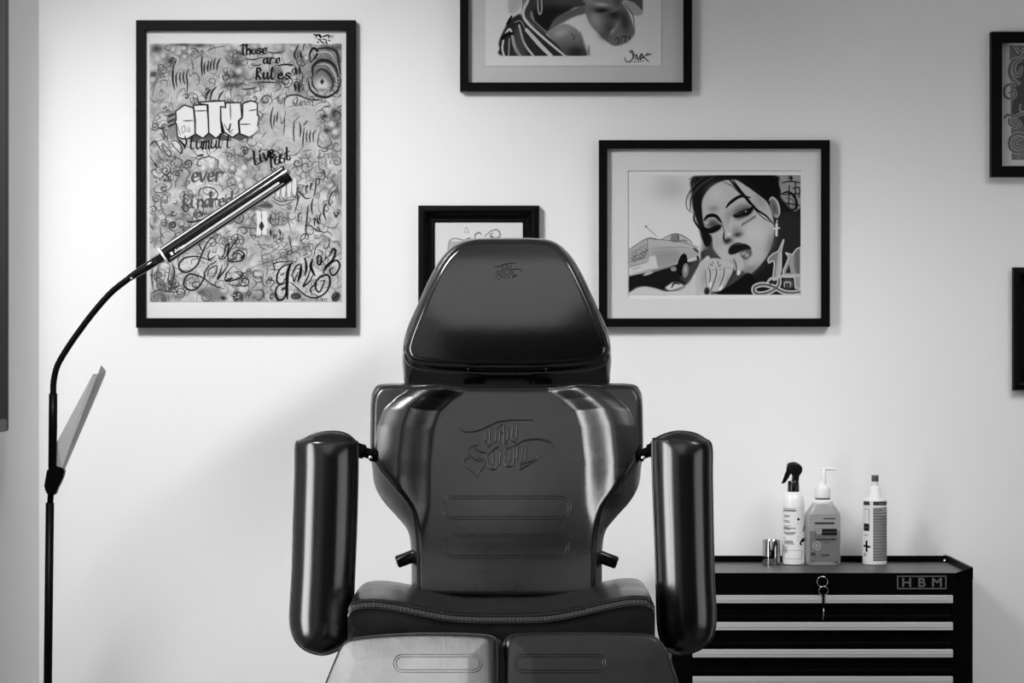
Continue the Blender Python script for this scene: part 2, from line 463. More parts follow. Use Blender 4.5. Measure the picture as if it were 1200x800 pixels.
def poster_art():
    a = Art(175.5, 51, 400.5, 353.5, 2.0, 0.80, 3)
    rng = a.rng
    n = noise2(a.h, a.w, 30, rng) * .5 + noise2(a.h, a.w, 12, rng) * .3 + noise2(a.h, a.w, 4, rng) * .2
    fade = np.linspace(1, 0.65, a.h)[:, None]
    a.v = np.clip(0.88 - 0.42 * fade * np.clip((n - .3) * 1.6, 0, 1), 0, 1)
    # scrollwork and clouds that fill the ground of the sheet
    for i in range(60):
        x, y = rng.uniform(178, 398), rng.uniform(54, 350); r = rng.uniform(4, 9)
        a.cloud(x, y, r, rng.uniform(.25, .5), rng.uniform(.75, .95))
    for i in range(330):
        x, y = rng.uniform(178, 398), rng.uniform(54, 350); r = rng.uniform(2.5, 9)
        a.spiral(x, y, r, rng.uniform(.6, 1.7), rng.uniform(0, 6), rng.uniform(.7, 1.6), rng.uniform(.1, .35), .9, rng.choice([-1, 1]))
        a.spiral(x, y, r * 1.25, rng.uniform(.3, .7), rng.uniform(0, 6), rng.uniform(.8, 2), rng.uniform(.4, .6), .4, rng.choice([-1, 1]))
    for i in range(750):
        x, y = rng.uniform(178, 398), rng.uniform(54, 350); t = rng.uniform(0, 6.28); l = rng.uniform(3, 10)
        a.stroke([(x, y), (x + l * math.cos(t) + 2, y + l * math.sin(t)), (x + 1.7 * l * math.cos(t + .5), y + 1.7 * l * math.sin(t + .5))], rng.uniform(.5, 1.5), rng.uniform(.12, .45), .75)
    def clear(cx, cy, rx, ry, k=.6, rot=0): a.blob(cx, cy, rx, ry, .90, k * .7, rot, 3)
    # --- top left
    a.crop(165, 35, 9.6)
    for b in [(180, 210, 90, 60), (140, 500, 60, 45), (660, 175, 110, 35), (330, 350, 50, 50), (1090, 380, 70, 60), (1060, 520, 90, 45), (1000, 620, 120, 45), (480, 160, 100, 30)]:
        a.blob(*b, .18, .75)
    for c in [(360, 215, 40), (430, 255, 40), (485, 205, 38), (550, 245, 40), (490, 300, 35), (980, 200, 48), (1100, 210, 40), (130, 560, 45), (1105, 460, 55), (250, 290, 45)]: a.cloud(*c)
    a.fill([(340, 420), (520, 320), (720, 240), (930, 210), (930, 470), (760, 520), (560, 700), (380, 690)], .74, .75, 20)
    a.fill([(110, 768), (150, 620), (260, 520), (360, 560), (420, 768)], .75, .7, 16)
    many(a, [([(400, 340), (365, 430), (360, 560), (380, 670)], 22, D_), ([(405, 480), (395, 550), (405, 640)], 17, D_), ([(445, 475), (438, 540), (450, 600)], 15, D_),
      ([(485, 460), (478, 540), (495, 610)], 17, D_), ([(530, 440), (515, 520), (525, 600), (520, 700)], 17, D_), ([(570, 320), (585, 400), (590, 470)], 12, M_),
      ([(545, 440), (550, 520), (600, 480), (650, 520), (655, 590), (630, 630)], 10, M_), ([(690, 290), (685, 400), (690, 520)], 20, D_), ([(720, 370), (712, 430), (715, 500)], 18, D_),
      ([(765, 350), (752, 420), (755, 470)], 18, D_), ([(800, 340), (785, 400), (787, 460)], 17, D_), ([(838, 320), (822, 390), (822, 450)], 17, D_), ([(895, 320), (865, 380), (855, 455)], 19, D_),
      ([(600, 330), (660, 290), (715, 250)], 10, M_), ([(110, 680), (150, 600), (200, 540), (310, 520)], 9, M_), ([(130, 760), (150, 640), (200, 560)], 9, M_),
      ([(210, 600), (240, 570), (295, 575), (290, 650)], 9, M_), ([(380, 340), (370, 430), (310, 480), (230, 480), (185, 450), (230, 430)], 9, G_),
      ([(740, 240), (830, 200), (960, 180)], 9, M_), ([(700, 560), (780, 520), (880, 520), (860, 580), (770, 610), (700, 600)], 8, G_),
      ([(790, 670), (745, 720), (730, 800)], 20, D_), ([(850, 640), (800, 700), (780, 800)], 20, D_), ([(930, 690), (890, 740), (870, 800)], 18, D_),
      ([(950, 300), (980, 350), (1030, 380), (1030, 290), (1080, 270)], 10, M_), ([(900, 660), (1000, 620), (1130, 600), (1180, 540)], 12, M_), ([(400, 768), (430, 700), (490, 660), (510, 740)], 8, M_)])
    a.spiral(235, 680, 24, 1.2, 0, 8, M_)
    # --- top right
    a.crop(280, 35, 9.23)
    clear(260, 330, 280, 190, .35)
    a.text('Those', 15, 270, 60, .98, 22, .08, 1, .05, 3, 20)
    a.text('are', 260, 365, 58, 1.15, 22, .1, 1, .1, 2, 20)
    a.text('Rules', 175, 530, 64, 1.25, 26, .1, 1, .05, 0, 20)
    many(a, [([(210, 570), (320, 565), (420, 572)], 14, D_), ([(60, 310), (150, 320), (250, 300)], 12, D_), ([(420, 385), (500, 375), (590, 380)], 20, D_), ([(30, 640), (110, 640), (190, 620)], 20, M_),
      ([(300, 235), (400, 250), (500, 230)], 16, M_), ([(130, 380), (200, 385), (240, 370)], 16, M_)])
    for (x, y, rx, ry) in [(640, 260, 45, 70), (640, 440, 45, 60), (640, 610, 40, 70)]: a.blob(x, y, rx, ry, .25, .6)
    many(a, [([(645, 160), (600, 260), (615, 320)], 20, D_), ([(665, 230), (680, 320)], 20, D_), ([(612, 400), (622, 475)], 24, D_), ([(655, 395), (662, 475)], 22, D_), ([(605, 585), (612, 655)], 24, D_), ([(650, 580), (650, 665)], 22, D_), ([(690, 500), (685, 560)], 14, D_)])
    a.blob(930, 420, 190, 260, .42, .8, hard=4)
    many(a, [([(775, 350), (765, 270), (800, 200), (850, 230), (830, 290), (780, 350)], 26, D_), ([(850, 210), (950, 195), (1050, 230), (1080, 340), (1095, 480)], 34, .22), ([(800, 500), (800, 400), (870, 335), (970, 340), (1040, 400), (1075, 500)], 34, .15),
      ([(830, 470), (890, 425), (970, 470), (1015, 560), (1000, 660)], 26, .2), ([(850, 380), (940, 370), (1000, 420), (1050, 520), (1050, 640)], 14, .8), ([(750, 540), (770, 640), (850, 710), (960, 725), (1060, 660), (1105, 540)], 26, .15),
      ([(790, 500), (800, 600), (860, 670)], 20, .2), ([(820, 250), (900, 240), (980, 250), (1040, 330)], 16, .75)])
    a.blob(905, 600, 75, 95, .86, .95, hard=4); a.fill([(900, 525), (925, 560), (900, 595), (875, 560)], .2, 1, smooth=False)
    a.blob(900, 650, 60, 22, .4, .7)
    a.blob(1070, 190, 60, 30, .3, .7); a.cloud(580, 200, 45); a.cloud(730, 300, 35, .4, .9); a.cloud(430, 180, 60, .3, .8); a.cloud(170, 175, 50, .3, .8)
    # --- middle left, block letters
    a.crop(165, 110, 9.41)
    a.fill([(300, 230), (385, 200), (395, 470), (310, 490)], .55, .9, 8)
    for y in (235, 295, 345): a.stroke([(305, y + 15), (370, y - 15)], 22, .2, taper=.2)
    blocks = [[(385, 190), (480, 122), (580, 155), (595, 290), (600, 445), (505, 500), (440, 490), (405, 475), (392, 330), (375, 305), (390, 290)],
              [(580, 125), (730, 118), (745, 300), (750, 430), (685, 490), (600, 440), (600, 290), (590, 200)],
              [(650, 90), (925, 75), (935, 150), (880, 140), (880, 290), (895, 440), (825, 490), (750, 430), (740, 120), (655, 110)],
              [(935, 100), (985, 97), (1100, 95), (1115, 260), (1075, 300), (1085, 430), (1010, 480), (920, 420), (885, 300), (880, 140), (935, 150)],
              [(1125, 105), (1220, 75), (1285, 100), (1285, 230), (1305, 255), (1290, 345), (1310, 390), (1210, 485), (1095, 440), (1085, 340), (1085, 300), (1120, 260)]]
    for tri in [[(600, 450), (680, 495), (600, 530), (520, 500)], [(685, 495), (750, 435), (825, 490), (750, 530)], [(830, 490), (895, 440), (1000, 485), (900, 520)], [(1010, 485), (1085, 432), (1190, 480), (1090, 520)]]: a.fill(tri, .3, .9, smooth=False)
    for b in blocks:
        a.fill(b, L_, 1, smooth=False); a.stroke(b, 15, D_, taper=0, closed=True, smooth=False)
    many(a, [([(470, 298), (580, 292)], 12, D_), ([(600, 188), (735, 185)], 12, D_), ([(985, 97), (992, 280)], 12, D_), ([(1195, 185), (1280, 172)], 12, D_), ([(1090, 335), (1205, 332)], 12, D_)])
    many(a, [([(405, 350), (430, 430), (440, 460)], 7, M_), ([(450, 350), (460, 430), (490, 400), (480, 350), (455, 380)], 7, M_), ([(525, 360), (515, 410), (540, 410), (535, 365)], 7, M_),
      ([(920, 330), (960, 400), (990, 330), (975, 420), (1020, 390)], 12, D_), ([(980, 440), (1020, 430)], 6, M_), ([(890, 310), (905, 400), (915, 440)], 26, D_)])
    clear(300, 600, 230, 90, .5); clear(780, 570, 280, 70, .5)
    many(a, [([(170, 800), (75, 640), (90, 590), (150, 520), (210, 600), (275, 690)], 13, D_), ([(240, 540), (330, 640), (310, 690), (240, 600), (240, 540)], 12, D_), ([(330, 540), (440, 655), (455, 600), (400, 520), (320, 525)], 13, D_),
      ([(400, 490), (470, 560), (490, 600)], 24, D_), ([(485, 465), (505, 530), (475, 600)], 20, D_), ([(240, 420), (285, 490)], 14, D_), ([(215, 430), (270, 510)], 10, D_), ([(170, 390), (210, 375), (240, 400)], 14, D_), ([(640, 680), (690, 670)], 24, .25)])
    a.text('tumult', 520, 610, 82, .98, 20, .05, 1, .1, 2, 20)
    many(a, [([(480, 760), (620, 720), (760, 690), (850, 740), (850, 800)], 10, M_)])
    # --- middle right
    a.crop(280, 110, 9.23)
    a.fill([(500, 150), (500, 50), (600, 20), (760, 60), (900, 90), (960, 120), (700, 150)], .82, .9, 6)
    many(a, [([(490, 150), (497, 60), (545, 18), (640, 15), (760, 60), (900, 65)], 15, D_), ([(490, 155), (590, 130), (700, 130)], 9, M_), ([(800, 140), (860, 100), (940, 80), (975, 110), (940, 150)], 8, M_)])
    a.text('Queen', 570, 115, 48, .95, 12, .3, 1, .3, -2)
    a.blob(1030, 220, 60, 90, .25, .75); a.cloud(1000, 330, 60, .3, .88); a.cloud(1040, 410, 55, .35, .9); a.blob(930, 240, 40, 25, .15, .9); a.blob(940, 400, 40, 25, .2, .9)
    a.fill([(340, 120), (520, 130), (820, 180), (880, 360), (1000, 500), (900, 590), (560, 640), (330, 500), (200, 480), (110, 560)], .80, .7, 20)
    many(a, [([(370, 140), (350, 220), (345, 300), (362, 385)], 16, .12), ([(388, 225), (375, 350)], 14, .15), ([(418, 195), (410, 300)], 16, .15), ([(450, 240), (458, 320), (485, 290), (505, 185)], 10, .25), ([(497, 260), (485, 440)], 11, .25),
      ([(600, 290), (590, 400), (597, 515)], 15, .15), ([(600, 300), (655, 240)], 9, .3), ([(655, 310), (668, 390), (660, 465)], 18, .15), ([(705, 365), (695, 470), (690, 575)], 15, .15), ([(740, 395), (728, 460), (735, 525)], 15, .18), ([(775, 395), (765, 460), (770, 525)], 15, .18),
      ([(835, 395), (805, 430), (805, 525)], 14, .18), ([(885, 390), (860, 470), (865, 565), (990, 592), (1050, 540)], 11, .25), ([(700, 340), (740, 290)], 20, .4), ([(690, 620), (790, 605)], 14, .45), ([(480, 670), (600, 660), (700, 570)], 9, .4), ([(200, 430), (240, 400)], 8, .4), ([(240, 480), (300, 410)], 10, .35), ([(90, 540), (110, 470), (200, 420)], 8, .4)])
    a.text('Live', 165, 780, 82, .72, 22, .05, 1, .25, 25, 10)
    a.text('Fast', 330, 800, 82, .72, 22, .05, 1, .3, 22, 10)
    a.text('Ride', 850, 700, 52, 1.05, 12, .5, 1, .15, 4)
    a.text('or Die', 740, 785, 50, .95, 11, .5, 1, .2, 6)
    # --- ever kindred
    a.crop(165, 190, 9.41)
    clear(720, 300, 330, 260, .45)
    a.text('ever', 555, 215, 95, .92, 34, .35, 1, .08, 2, 30)
    a.text('kindred', 460, 505, 82, .96, 30, .35, 1, .08, 3, 30)
    many(a, [([(640, 350), (650, 300), (720, 275), (800, 290), (850, 350), (820, 430), (830, 500)], 12, D_), ([(700, 280), (690, 330), (740, 360), (790, 340), (770, 300)], 10, M_), ([(880, 320), (960, 270), (1050, 250), (1085, 290), (1050, 345), (990, 330)], 10, M_),
      ([(880, 80), (950, 80), (1000, 150), (950, 250), (880, 270)], 9, G_), ([(510, 655), (560, 660), (650, 640), (740, 600)], 20, D_), ([(590, 660), (570, 610), (640, 560), (760, 570), (820, 540)], 12, M_), ([(470, 600), (520, 570), (550, 610), (500, 640)], 9, M_),
      ([(150, 10), (180, 50)], 18, D_), ([(350, 120), (380, 60), (480, 60), (540, 120), (500, 200), (500, 290), (560, 320)], 16, .4), ([(340, 30), (330, 180), (330, 280), (250, 330), (160, 330), (150, 280), (220, 230)], 12, .35), ([(160, 380), (150, 470), (230, 580)], 10, .4), ([(280, 340), (220, 420), (250, 560), (340, 600)], 24, .5)])
    a.spiral(395, 130, 42, 1.4, 2.8, 13, .2); a.spiral(245, 285, 45, 1.3, 4.7, 11, .25); a.spiral(350, 695, 45, 1.4, 3.5, 13, .2); a.spiral(360, 560, 40, 1.0, 0, 14, .25); a.spiral(1070, 620, 75, 1.5, 4.5, 14, .25); a.spiral(775, 340, 40, 1.0, 0, 9, .25)
    for x, y in [(150, 165), (175, 170), (240, 160), (210, 185), (170, 215), (262, 205)]: a.blob(x, y, 13, 11, .15)
    a.blob(160, 620, 40, 60, .3, .6); a.blob(140, 720, 40, 40, .4, .6); a.blob(480, 240, 30, 80, .45, .6)
    for c in [(690, 60, 45), (780, 40, 40), (1080, 190, 45), (1140, 60, 45), (1100, 260, 40), (1010, 60, 40)]: a.cloud(*c, .45, .93)
    # --- Keep it Real
    a.crop(280, 190, 9.23)
    clear(780, 420, 260, 330, .6)
    many(a, [([(650, 250), (625, 330), (640, 400), (600, 550)], 16, D_), ([(640, 330), (660, 320), (720, 390), (775, 385)], 14, D_), ([(690, 235), (700, 270), (660, 320)], 8, M_),
      ([(715, 290), (725, 260), (745, 255), (725, 300), (735, 330)], 13, D_), ([(770, 275), (775, 235), (790, 235), (775, 290), (800, 300)], 13, D_), ([(830, 180), (830, 270), (810, 370)], 16, D_), ([(835, 200), (860, 175), (875, 210), (845, 260)], 12, D_),
      ([(800, 390), (785, 480), (795, 560)], 18, D_), ([(750, 460), (740, 560), (725, 720), (720, 800)], 16, D_), ([(680, 540), (645, 570), (645, 650)], 14, D_), ([(740, 680), (780, 690), (840, 740), (910, 750)], 14, D_), ([(750, 610), (775, 610), (765, 650), (740, 670)], 9, M_),
      ([(800, 620), (830, 610), (815, 650), (820, 690)], 16, D_), ([(850, 590), (850, 640), (870, 670)], 18, D_), ([(885, 560), (870, 610), (885, 640)], 16, D_), ([(940, 450), (915, 530), (940, 625)], 18, D_), ([(1050, 300), (1000, 340), (975, 420), (990, 475)], 14, D_), ([(1045, 350), (1050, 300)], 10, M_),
      ([(860, 0), (870, 60), (910, 100), (900, 150), (830, 150)], 10, M_), ([(920, 80), (930, 150)], 13, D_), ([(990, 90), (960, 150)], 10, M_), ([(1030, 540), (1050, 590), (1080, 540)], 20, .2), ([(800, 60), (740, 110)], 12, .4)])
    for x in (370, 425, 485, 545, 600): a.ell(x, 290 + (x - 485) ** 2 * -.002, 26, 95, .92); a.stroke([(x + 28, 180), (x + 26, 300), (x + 10, 385)], 9, .35)
    many(a, [([(360, 380), (450, 425), (600, 400)], 14, .3), ([(350, 410), (460, 465), (560, 440)], 12, .35), ([(150, 480), (250, 430), (360, 490)], 9, .4)])
    a.fill([(180, 485), (240, 450), (330, 440), (360, 490)], .32, .9, 4)
    a.fill([(190, 530), (300, 530), (310, 640), (300, 785), (190, 785), (195, 650)], .93, 1, smooth=False)
    a.fill([(245, 630), (275, 690), (245, 750), (215, 690)], .2, 1, smooth=False)
    many(a, [([(240, 540), (247, 620)], 10, .3), ([(247, 755), (245, 800)], 10, .2), ([(345, 560), (340, 660)], 24, .3), ([(400, 520), (400, 660), (500, 680)], 14, .4), ([(430, 580), (430, 640)], 16, .3), ([(340, 730), (345, 790)], 22, .15), ([(440, 730), (450, 790)], 22, .2), ([(530, 530), (530, 600), (560, 740)], 12, .35)])
    a.blob(30, 600, 40, 60, .4, .5); a.blob(480, 600, 60, 60, .5, .5)
    # --- Just Love
    a.crop(165, 270, 8.89)
    clear(640, 330, 330, 290, .6)
    many(a, [([(830, 40), (760, 60), (690, 130), (630, 260), (580, 370), (480, 435), (410, 410), (400, 350), (450, 290), (560, 270), (660, 290), (740, 320)], 19, D_), ([(605, 80), (610, 150), (640, 210)], 15, D_), ([(800, 70), (730, 150), (670, 200)], 10, M_),
      ([(390, 380), (385, 300), (430, 240), (500, 240)], 10, M_), ([(530, 350), (530, 310), (590, 295), (660, 330)], 9, M_), ([(720, 200), (700, 270), (720, 300), (780, 260)], 15, D_), ([(800, 250), (830, 295), (870, 240), (880, 180), (920, 140), (895, 250), (860, 300), (810, 290)], 16, D_),
      ([(1000, 30), (1010, 80), (960, 150), (915, 230), (915, 310), (985, 285), (1010, 215)], 15, D_), ([(940, 260), (1010, 205), (1080, 250), (1050, 310), (960, 325), (900, 320)], 16, D_), ([(1040, 290), (1075, 255)], 22, D_),
      ([(790, 320), (720, 360), (670, 430), (660, 490), (600, 590), (530, 622), (460, 590), (450, 530), (500, 455), (590, 470), (660, 500), (760, 570), (870, 610)], 19, D_), ([(480, 600), (470, 530), (530, 490)], 10, M_), ([(500, 550), (560, 540), (560, 520)], 9, M_),
      ([(700, 480), (710, 410), (790, 370), (775, 460), (720, 500)], 12, D_), ([(850, 360), (825, 440), (800, 505), (870, 420), (920, 335)], 18, D_), ([(960, 370), (900, 440), (880, 525), (980, 515), (1060, 470), (1040, 430), (970, 430)], 15, D_), ([(890, 550), (1000, 580), (1100, 570)], 12, M_), ([(880, 520), (960, 500)], 20, D_),
      ([(770, 120), (850, 140), (880, 100), (860, 60)], 8, M_), ([(990, 170), (1060, 200), (1111, 190)], 9, M_), ([(750, 560), (850, 520), (880, 600)], 8, M_)])
    a.blob(180, 460, 26, 110, .45, .8, 4); a.blob(330, 480, 28, 140, .38, .8, 5); a.blob(640, 640, 60, 35, .25, .85); a.blob(240, 690, 160, 45, .5, .7)
    many(a, [([(120, 390), (115, 500), (130, 620)], 14, .2), ([(180, 380), (165, 480), (170, 590)], 10, .25), ([(320, 330), (350, 420), (340, 500), (300, 630)], 16, .2), ([(310, 350), (290, 480), (290, 600)], 11, .3), ([(100, 660), (180, 620), (300, 640), (400, 640)], 14, .25), ([(150, 620), (140, 700)], 8, .4)])
    a.fill([(640, 600), (780, 590), (850, 660), (900, 720), (700, 735), (650, 680)], .45, .75, 12); a.blob(860, 705, 30, 22, .15); a.blob(1000, 720, 40, 20, .2)
    for x in range(110, 400, 22): a.stroke([(x, 670), (x + 6, 735)], 8, rng.uniform(.25, .55), .9)
    for x in range(1040, 1120, 16): a.stroke([(x, 640), (x - 4, 730)], 9, .25)
    a.blob(150, 110, 60, 60, .45, .5)
    # --- Knives
    a.crop(280, 270, 8.89)
    clear(700, 520, 330, 230, .55); clear(330, 250, 200, 90, .5, -20)
    many(a, [([(560, 340), (450, 380), (400, 460), (400, 540), (450, 560), (480, 500)], 20, .05), ([(545, 340), (510, 430), (500, 560), (505, 710)], 36, .05), ([(520, 540), (430, 560), (385, 620), (390, 700), (430, 725), (480, 690), (490, 600), (450, 620)], 22, .05),
      ([(540, 540), (620, 610), (700, 680), (800, 700), (900, 650), (945, 560), (940, 480), (890, 465), (810, 520), (800, 600), (840, 640), (880, 560), (890, 520), (850, 530)], 20, .05), ([(760, 660), (745, 610), (790, 560)], 17, .05),
      ([(545, 480), (590, 380), (640, 345)], 16, .05), ([(648, 360), (640, 450), (615, 530)], 32, .05), ([(560, 470), (575, 530), (610, 440)], 15, .05), ([(690, 290), (702, 380), (690, 470)], 26, .05), ([(745, 390), (720, 480), (670, 580), (740, 525), (770, 460)], 18, .05),
      ([(765, 300), (750, 380), (790, 470)], 32, .05), ([(830, 250), (818, 340), (850, 350), (860, 290), (830, 255)], 22, .05), ([(780, 270), (800, 180), (850, 120)], 11, .15), ([(880, 445), (910, 370), (980, 300), (1005, 220), (980, 190), (940, 260)], 24, .05), ([(905, 220), (900, 300), (920, 260)], 10, .1),
      ([(880, 440), (930, 370), (1010, 310), (1050, 360), (1020, 440), (970, 465), (950, 410), (990, 380)], 20, .05), ([(820, 90), (880, 50), (940, 100), (930, 170), (890, 185), (890, 140)], 14, .25), ([(370, 410), (360, 350), (410, 330), (560, 320)], 13, .15), ([(420, 400), (380, 410), (370, 370)], 10, .2),
      ([(300, 560), (280, 540), (320, 510), (370, 540), (330, 600), (380, 690)], 11, .25), ([(690, 310), (680, 290), (700, 285)], 10, .1), ([(440, 620), (470, 590)], 16, .2), ([(430, 470), (470, 440)], 14, .3)])
    a.ell(595, 685, 58, 38, .35); a.stroke([(560, 685), (600, 665), (630, 690), (590, 700)], 10, .12)
    a.ell(1010, 690, 45, 55, .3, 1, 30); a.stroke([(985, 720), (1010, 690), (1035, 660)], 20, .12)
    a.ell(900, 90, 35, 40, .6)
    for x in range(650, 920, 20): a.stroke([(x, 705), (x + 5, 735)], 9, .35)
    for x in range(5, 270, 20): a.stroke([(x, 640 + (x * 7) % 20), (x - 4, 730)], 10, rng.uniform(.2, .5))
    for (x, y) in [(300, 310), (360, 280), (420, 250)]: a.spiral(x, y, 32, 1.1, 1, 6, .5)
    many(a, [([(110, 400), (230, 350), (360, 310), (470, 260), (540, 210)], 8, .35), ([(160, 150), (350, 150)], 10, .45), ([(250, 420), (250, 620)], 9, .45), ([(300, 370), (290, 480)], 20, .55), ([(700, 0), (690, 70), (640, 110)], 12, .25), ([(520, 60), (550, 200)], 16, .3), ([(560, 280), (540, 250), (590, 220), (640, 250), (620, 300)], 8, .3), ([(670, 220), (720, 190), (760, 230), (720, 280), (680, 250)], 8, .3), ([(980, 130), (1030, 115), (1050, 180)], 10, .3)])
    return a

def sticker_art():
    a = Art(366, 39, 391, 52, 3.0, 0.93, 5).crop(360, 35, 24)
    for s in [([(190, 130), (260, 150), (340, 140), (400, 200)], 50), ([(250, 170), (260, 230)], 30), ([(320, 150), (380, 220)], 40), ([(440, 190), (520, 165), (600, 150), (620, 220)], 45), ([(600, 170), (620, 230)], 34), ([(300, 270), (380, 270)], 34), ([(360, 290), (420, 350), (490, 380)], 34),
              ([(420, 280), (480, 260), (540, 300), (520, 350)], 30), ([(280, 350), (330, 340)], 30), ([(600, 290), (640, 310)], 34), ([(540, 350), (560, 390)], 40), ([(680, 240), (740, 190), (810, 150)], 18), ([(650, 180), (710, 160)], 26)]:
        a.stroke(s[0], s[1], .06, 1, .3)
    return a

def portrait_art():
    a = Art(737, 205.2, 938.3, 345, 2.2, 0.94, 7)
    a.crop(690, 150, 3.2)
    a.blob(310, 225, 80, 60, .78, .8)
    # doodle corner, hair and dark ground
    a.fill([(690, 175), (800, 175), (800, 330), (700, 300)], .62, 1, smooth=False)
    for p in [[(760, 180), (760, 200)], [(725, 205), (755, 200), (795, 205)], [(752, 215), (750, 290)], [(775, 200), (775, 300)], [(730, 250), (795, 245)], [(725, 280), (795, 290)], [(765, 225), (790, 225), (788, 260)]]: a.stroke(p, 5, .15, 1, .2)
    a.blob(757, 187, 9, 8, .08)
    a.fill([(385, 190), (440, 178), (690, 176), (712, 210), (722, 262), (770, 312), (800, 325), (800, 640), (560, 640), (480, 620), (440, 560), (420, 470), (450, 450), (425, 410), (405, 350), (390, 300), (385, 240)], .10, 1, 3)
    a.fill([(690, 330), (800, 330), (800, 480), (700, 480)], .2, .7, 14)
    a.fill([(430, 430), (500, 440), (560, 500), (440, 530)], .32, .8, 8)
    for p, w, g in [([(430, 185), (395, 215), (368, 260), (368, 300), (390, 320)], 4, .3), ([(400, 190), (385, 230), (372, 270)], 3, .35), ([(470, 182), (420, 215), (385, 260), (380, 310)], 7, .25), ([(395, 320), (395, 345), (415, 375), (430, 370)], 7, .06), ([(430, 185), (400, 182), (375, 192)], 4, .25),
                    ([(425, 400), (440, 440), (455, 430)], 6, .15), ([(715, 250), (750, 240), (775, 265), (778, 300), (740, 310)], 9, .08), ([(735, 260), (765, 270), (765, 300)], 4, .3)]: a.stroke(p, w, g)
    # face
    a.crop(800, 195, 8.276)
    face = [(190, 330), (240, 240), (310, 175), (390, 140), (440, 130), (520, 130), (620, 190), (720, 260), (800, 320), (850, 400), (880, 520), (890, 640), (860, 780), (800, 900), (700, 1010), (600, 1070), (500, 1000), (380, 900), (300, 800), (285, 700), (240, 640), (205, 560), (190, 450)]
    a.fill(face, .80, 1, 5)
    a.blob(760, 330, 60, 120, .5, .45, -30); a.blob(320, 260, 90, 90, .86, .8); a.blob(700, 640, 130, 120, .87, .8); a.blob(300, 410, 60, 40, .5, .6); a.blob(440, 500, 40, 90, .62, .5)
    a.blob(860, 760, 60, 160, .4, .55, 15); a.blob(640, 1010, 150, 60, .45, .6, -25); a.blob(330, 740, 50, 110, .7, .5)
    # brows, eyes
    a.stroke([(210, 520), (250, 480), (320, 480), (375, 540)], 36, .05, 1, .6); a.stroke([(375, 540), (400, 620), (405, 690)], 14, .4, .7)
    a.blob(290, 560, 85, 60, .25, .85); a.blob(235, 545, 25, 20, .8, .9); a.blob(320, 560, 50, 25, .35, .5)
    a.fill([(190, 590), (260, 600), (320, 570), (375, 570), (355, 615), (280, 650), (220, 660), (190, 640)], .03, 1, 2)
    a.fill([(180, 640), (260, 640), (280, 700), (250, 780), (200, 740)], .08, .9, 6); a.blob(268, 655, 9, 9, .85)
    a.stroke([(420, 400), (470, 345), (560, 290), (655, 302)], 32, .05, 1, .7)
    a.blob(580, 430, 120, 62, .22, .85, -20); a.blob(560, 395, 55, 28, .6, .6, -25)
    a.fill([(485, 475), (550, 462), (620, 425), (690, 390), (665, 450), (600, 490), (525, 500)], .02, 1, 2)
    a.stroke([(490, 470), (570, 440), (690, 385)], 12, .02); a.blob(613, 437, 9, 9, .9); a.blob(560, 500, 90, 22, .45, .6, -20); a.blob(500, 530, 50, 20, .85, .6, 20)
    # nose
    a.blob(520, 620, 70, 50, .55, .6); a.blob(470, 560, 22, 80, .84, .7, 8); a.blob(450, 660, 26, 30, .92, .9)
    a.blob(440, 722, 48, 34, .10, .95, -10); a.blob(535, 662, 52, 28, .22, .9, -12); a.stroke([(400, 640), (398, 700), (430, 750)], 16, .15)
    # lips
    a.crop(830, 260, 8.42)
    a.blob(240, 210, 50, 25, .65, .6); a.blob(300, 400, 100, 40, .45, .5)
    a.fill([(200, 275), (230, 232), (290, 205), (330, 212), (385, 225), (425, 268), (380, 290), (330, 288), (270, 315), (210, 320)], .10, 1, 3)
    a.fill([(310, 300), (400, 268), (432, 300), (420, 340), (370, 375), (320, 345)], .40, 1, 4); a.blob(382, 330, 24, 26, .8, .9); a.fill([(300, 318), (370, 290), (360, 320), (310, 335)], .75, .8, 3)
    a.blob(300, 222, 50, 10, .35, .7, -5); a.blob(430, 410, 50, 30, .8, .6, -20); a.blob(410, 455, 60, 26, .6, .7)
    # hair strands over the forehead, ear, earring, cheek mark
    a.crop(800, 195, 8.276)
    for p, w in [([(470, 105), (560, 230), (640, 330), (720, 420), (810, 480), (880, 560)], 22), ([(440, 110), (520, 200), (600, 290), (650, 360)], 26), ([(390, 150), (480, 190), (570, 280)], 8), ([(560, 130), (700, 230), (830, 340), (880, 470)], 26), ([(650, 360), (760, 480), (850, 540)], 9)]: a.stroke(p, w, .08)
    a.fill([(560, 95), (880, 95), (935, 190), (950, 260), (900, 300), (830, 330), (740, 240), (640, 150)], .06, 1, 4)
    a.ell(895, 400, 45, 105, .5, 1, -12); a.stroke([(840, 330), (870, 300), (920, 350), (940, 440), (920, 490)], 18, .8); a.blob(890, 410, 20, 55, .3, .7, -12); a.blob(905, 480, 18, 16, .75)
    a.stroke([(918, 520), (912, 545)], 12, .9); a.stroke([(912, 560), (910, 668)], 24, .93, 1, .1); a.stroke([(888, 603), (938, 597)], 16, .93, 1, .1)
    for i in range(9): a.stroke([(572 + i * 16, 582 - i * 10), (580 + i * 16, 550 - i * 10)], 9, .35, .9, .2)
    for i in range(8): a.stroke([(575 + i * 17, 562 - i * 11), (592 + i * 17, 556 - i * 11)], 6, .4, .8, .2)
    # car
    a.crop(730, 260, 8.425)
    a.fill([(40, 540), (200, 505), (350, 465), (530, 420), (600, 400), (700, 390), (760, 370), (740, 440), (650, 590), (560, 660), (440, 690), (230, 640), (120, 660), (40, 720)], .10, 1, 6)
    a.fill([(560, 520), (700, 390), (760, 380), (700, 520), (640, 620)], .35, .7, 16)
    a.fill([(40, 285), (240, 165), (560, 190), (740, 250), (752, 340), (640, 375), (600, 320), (560, 345), (530, 410), (350, 465), (40, 545)], .72, 1, 2, smooth=False)
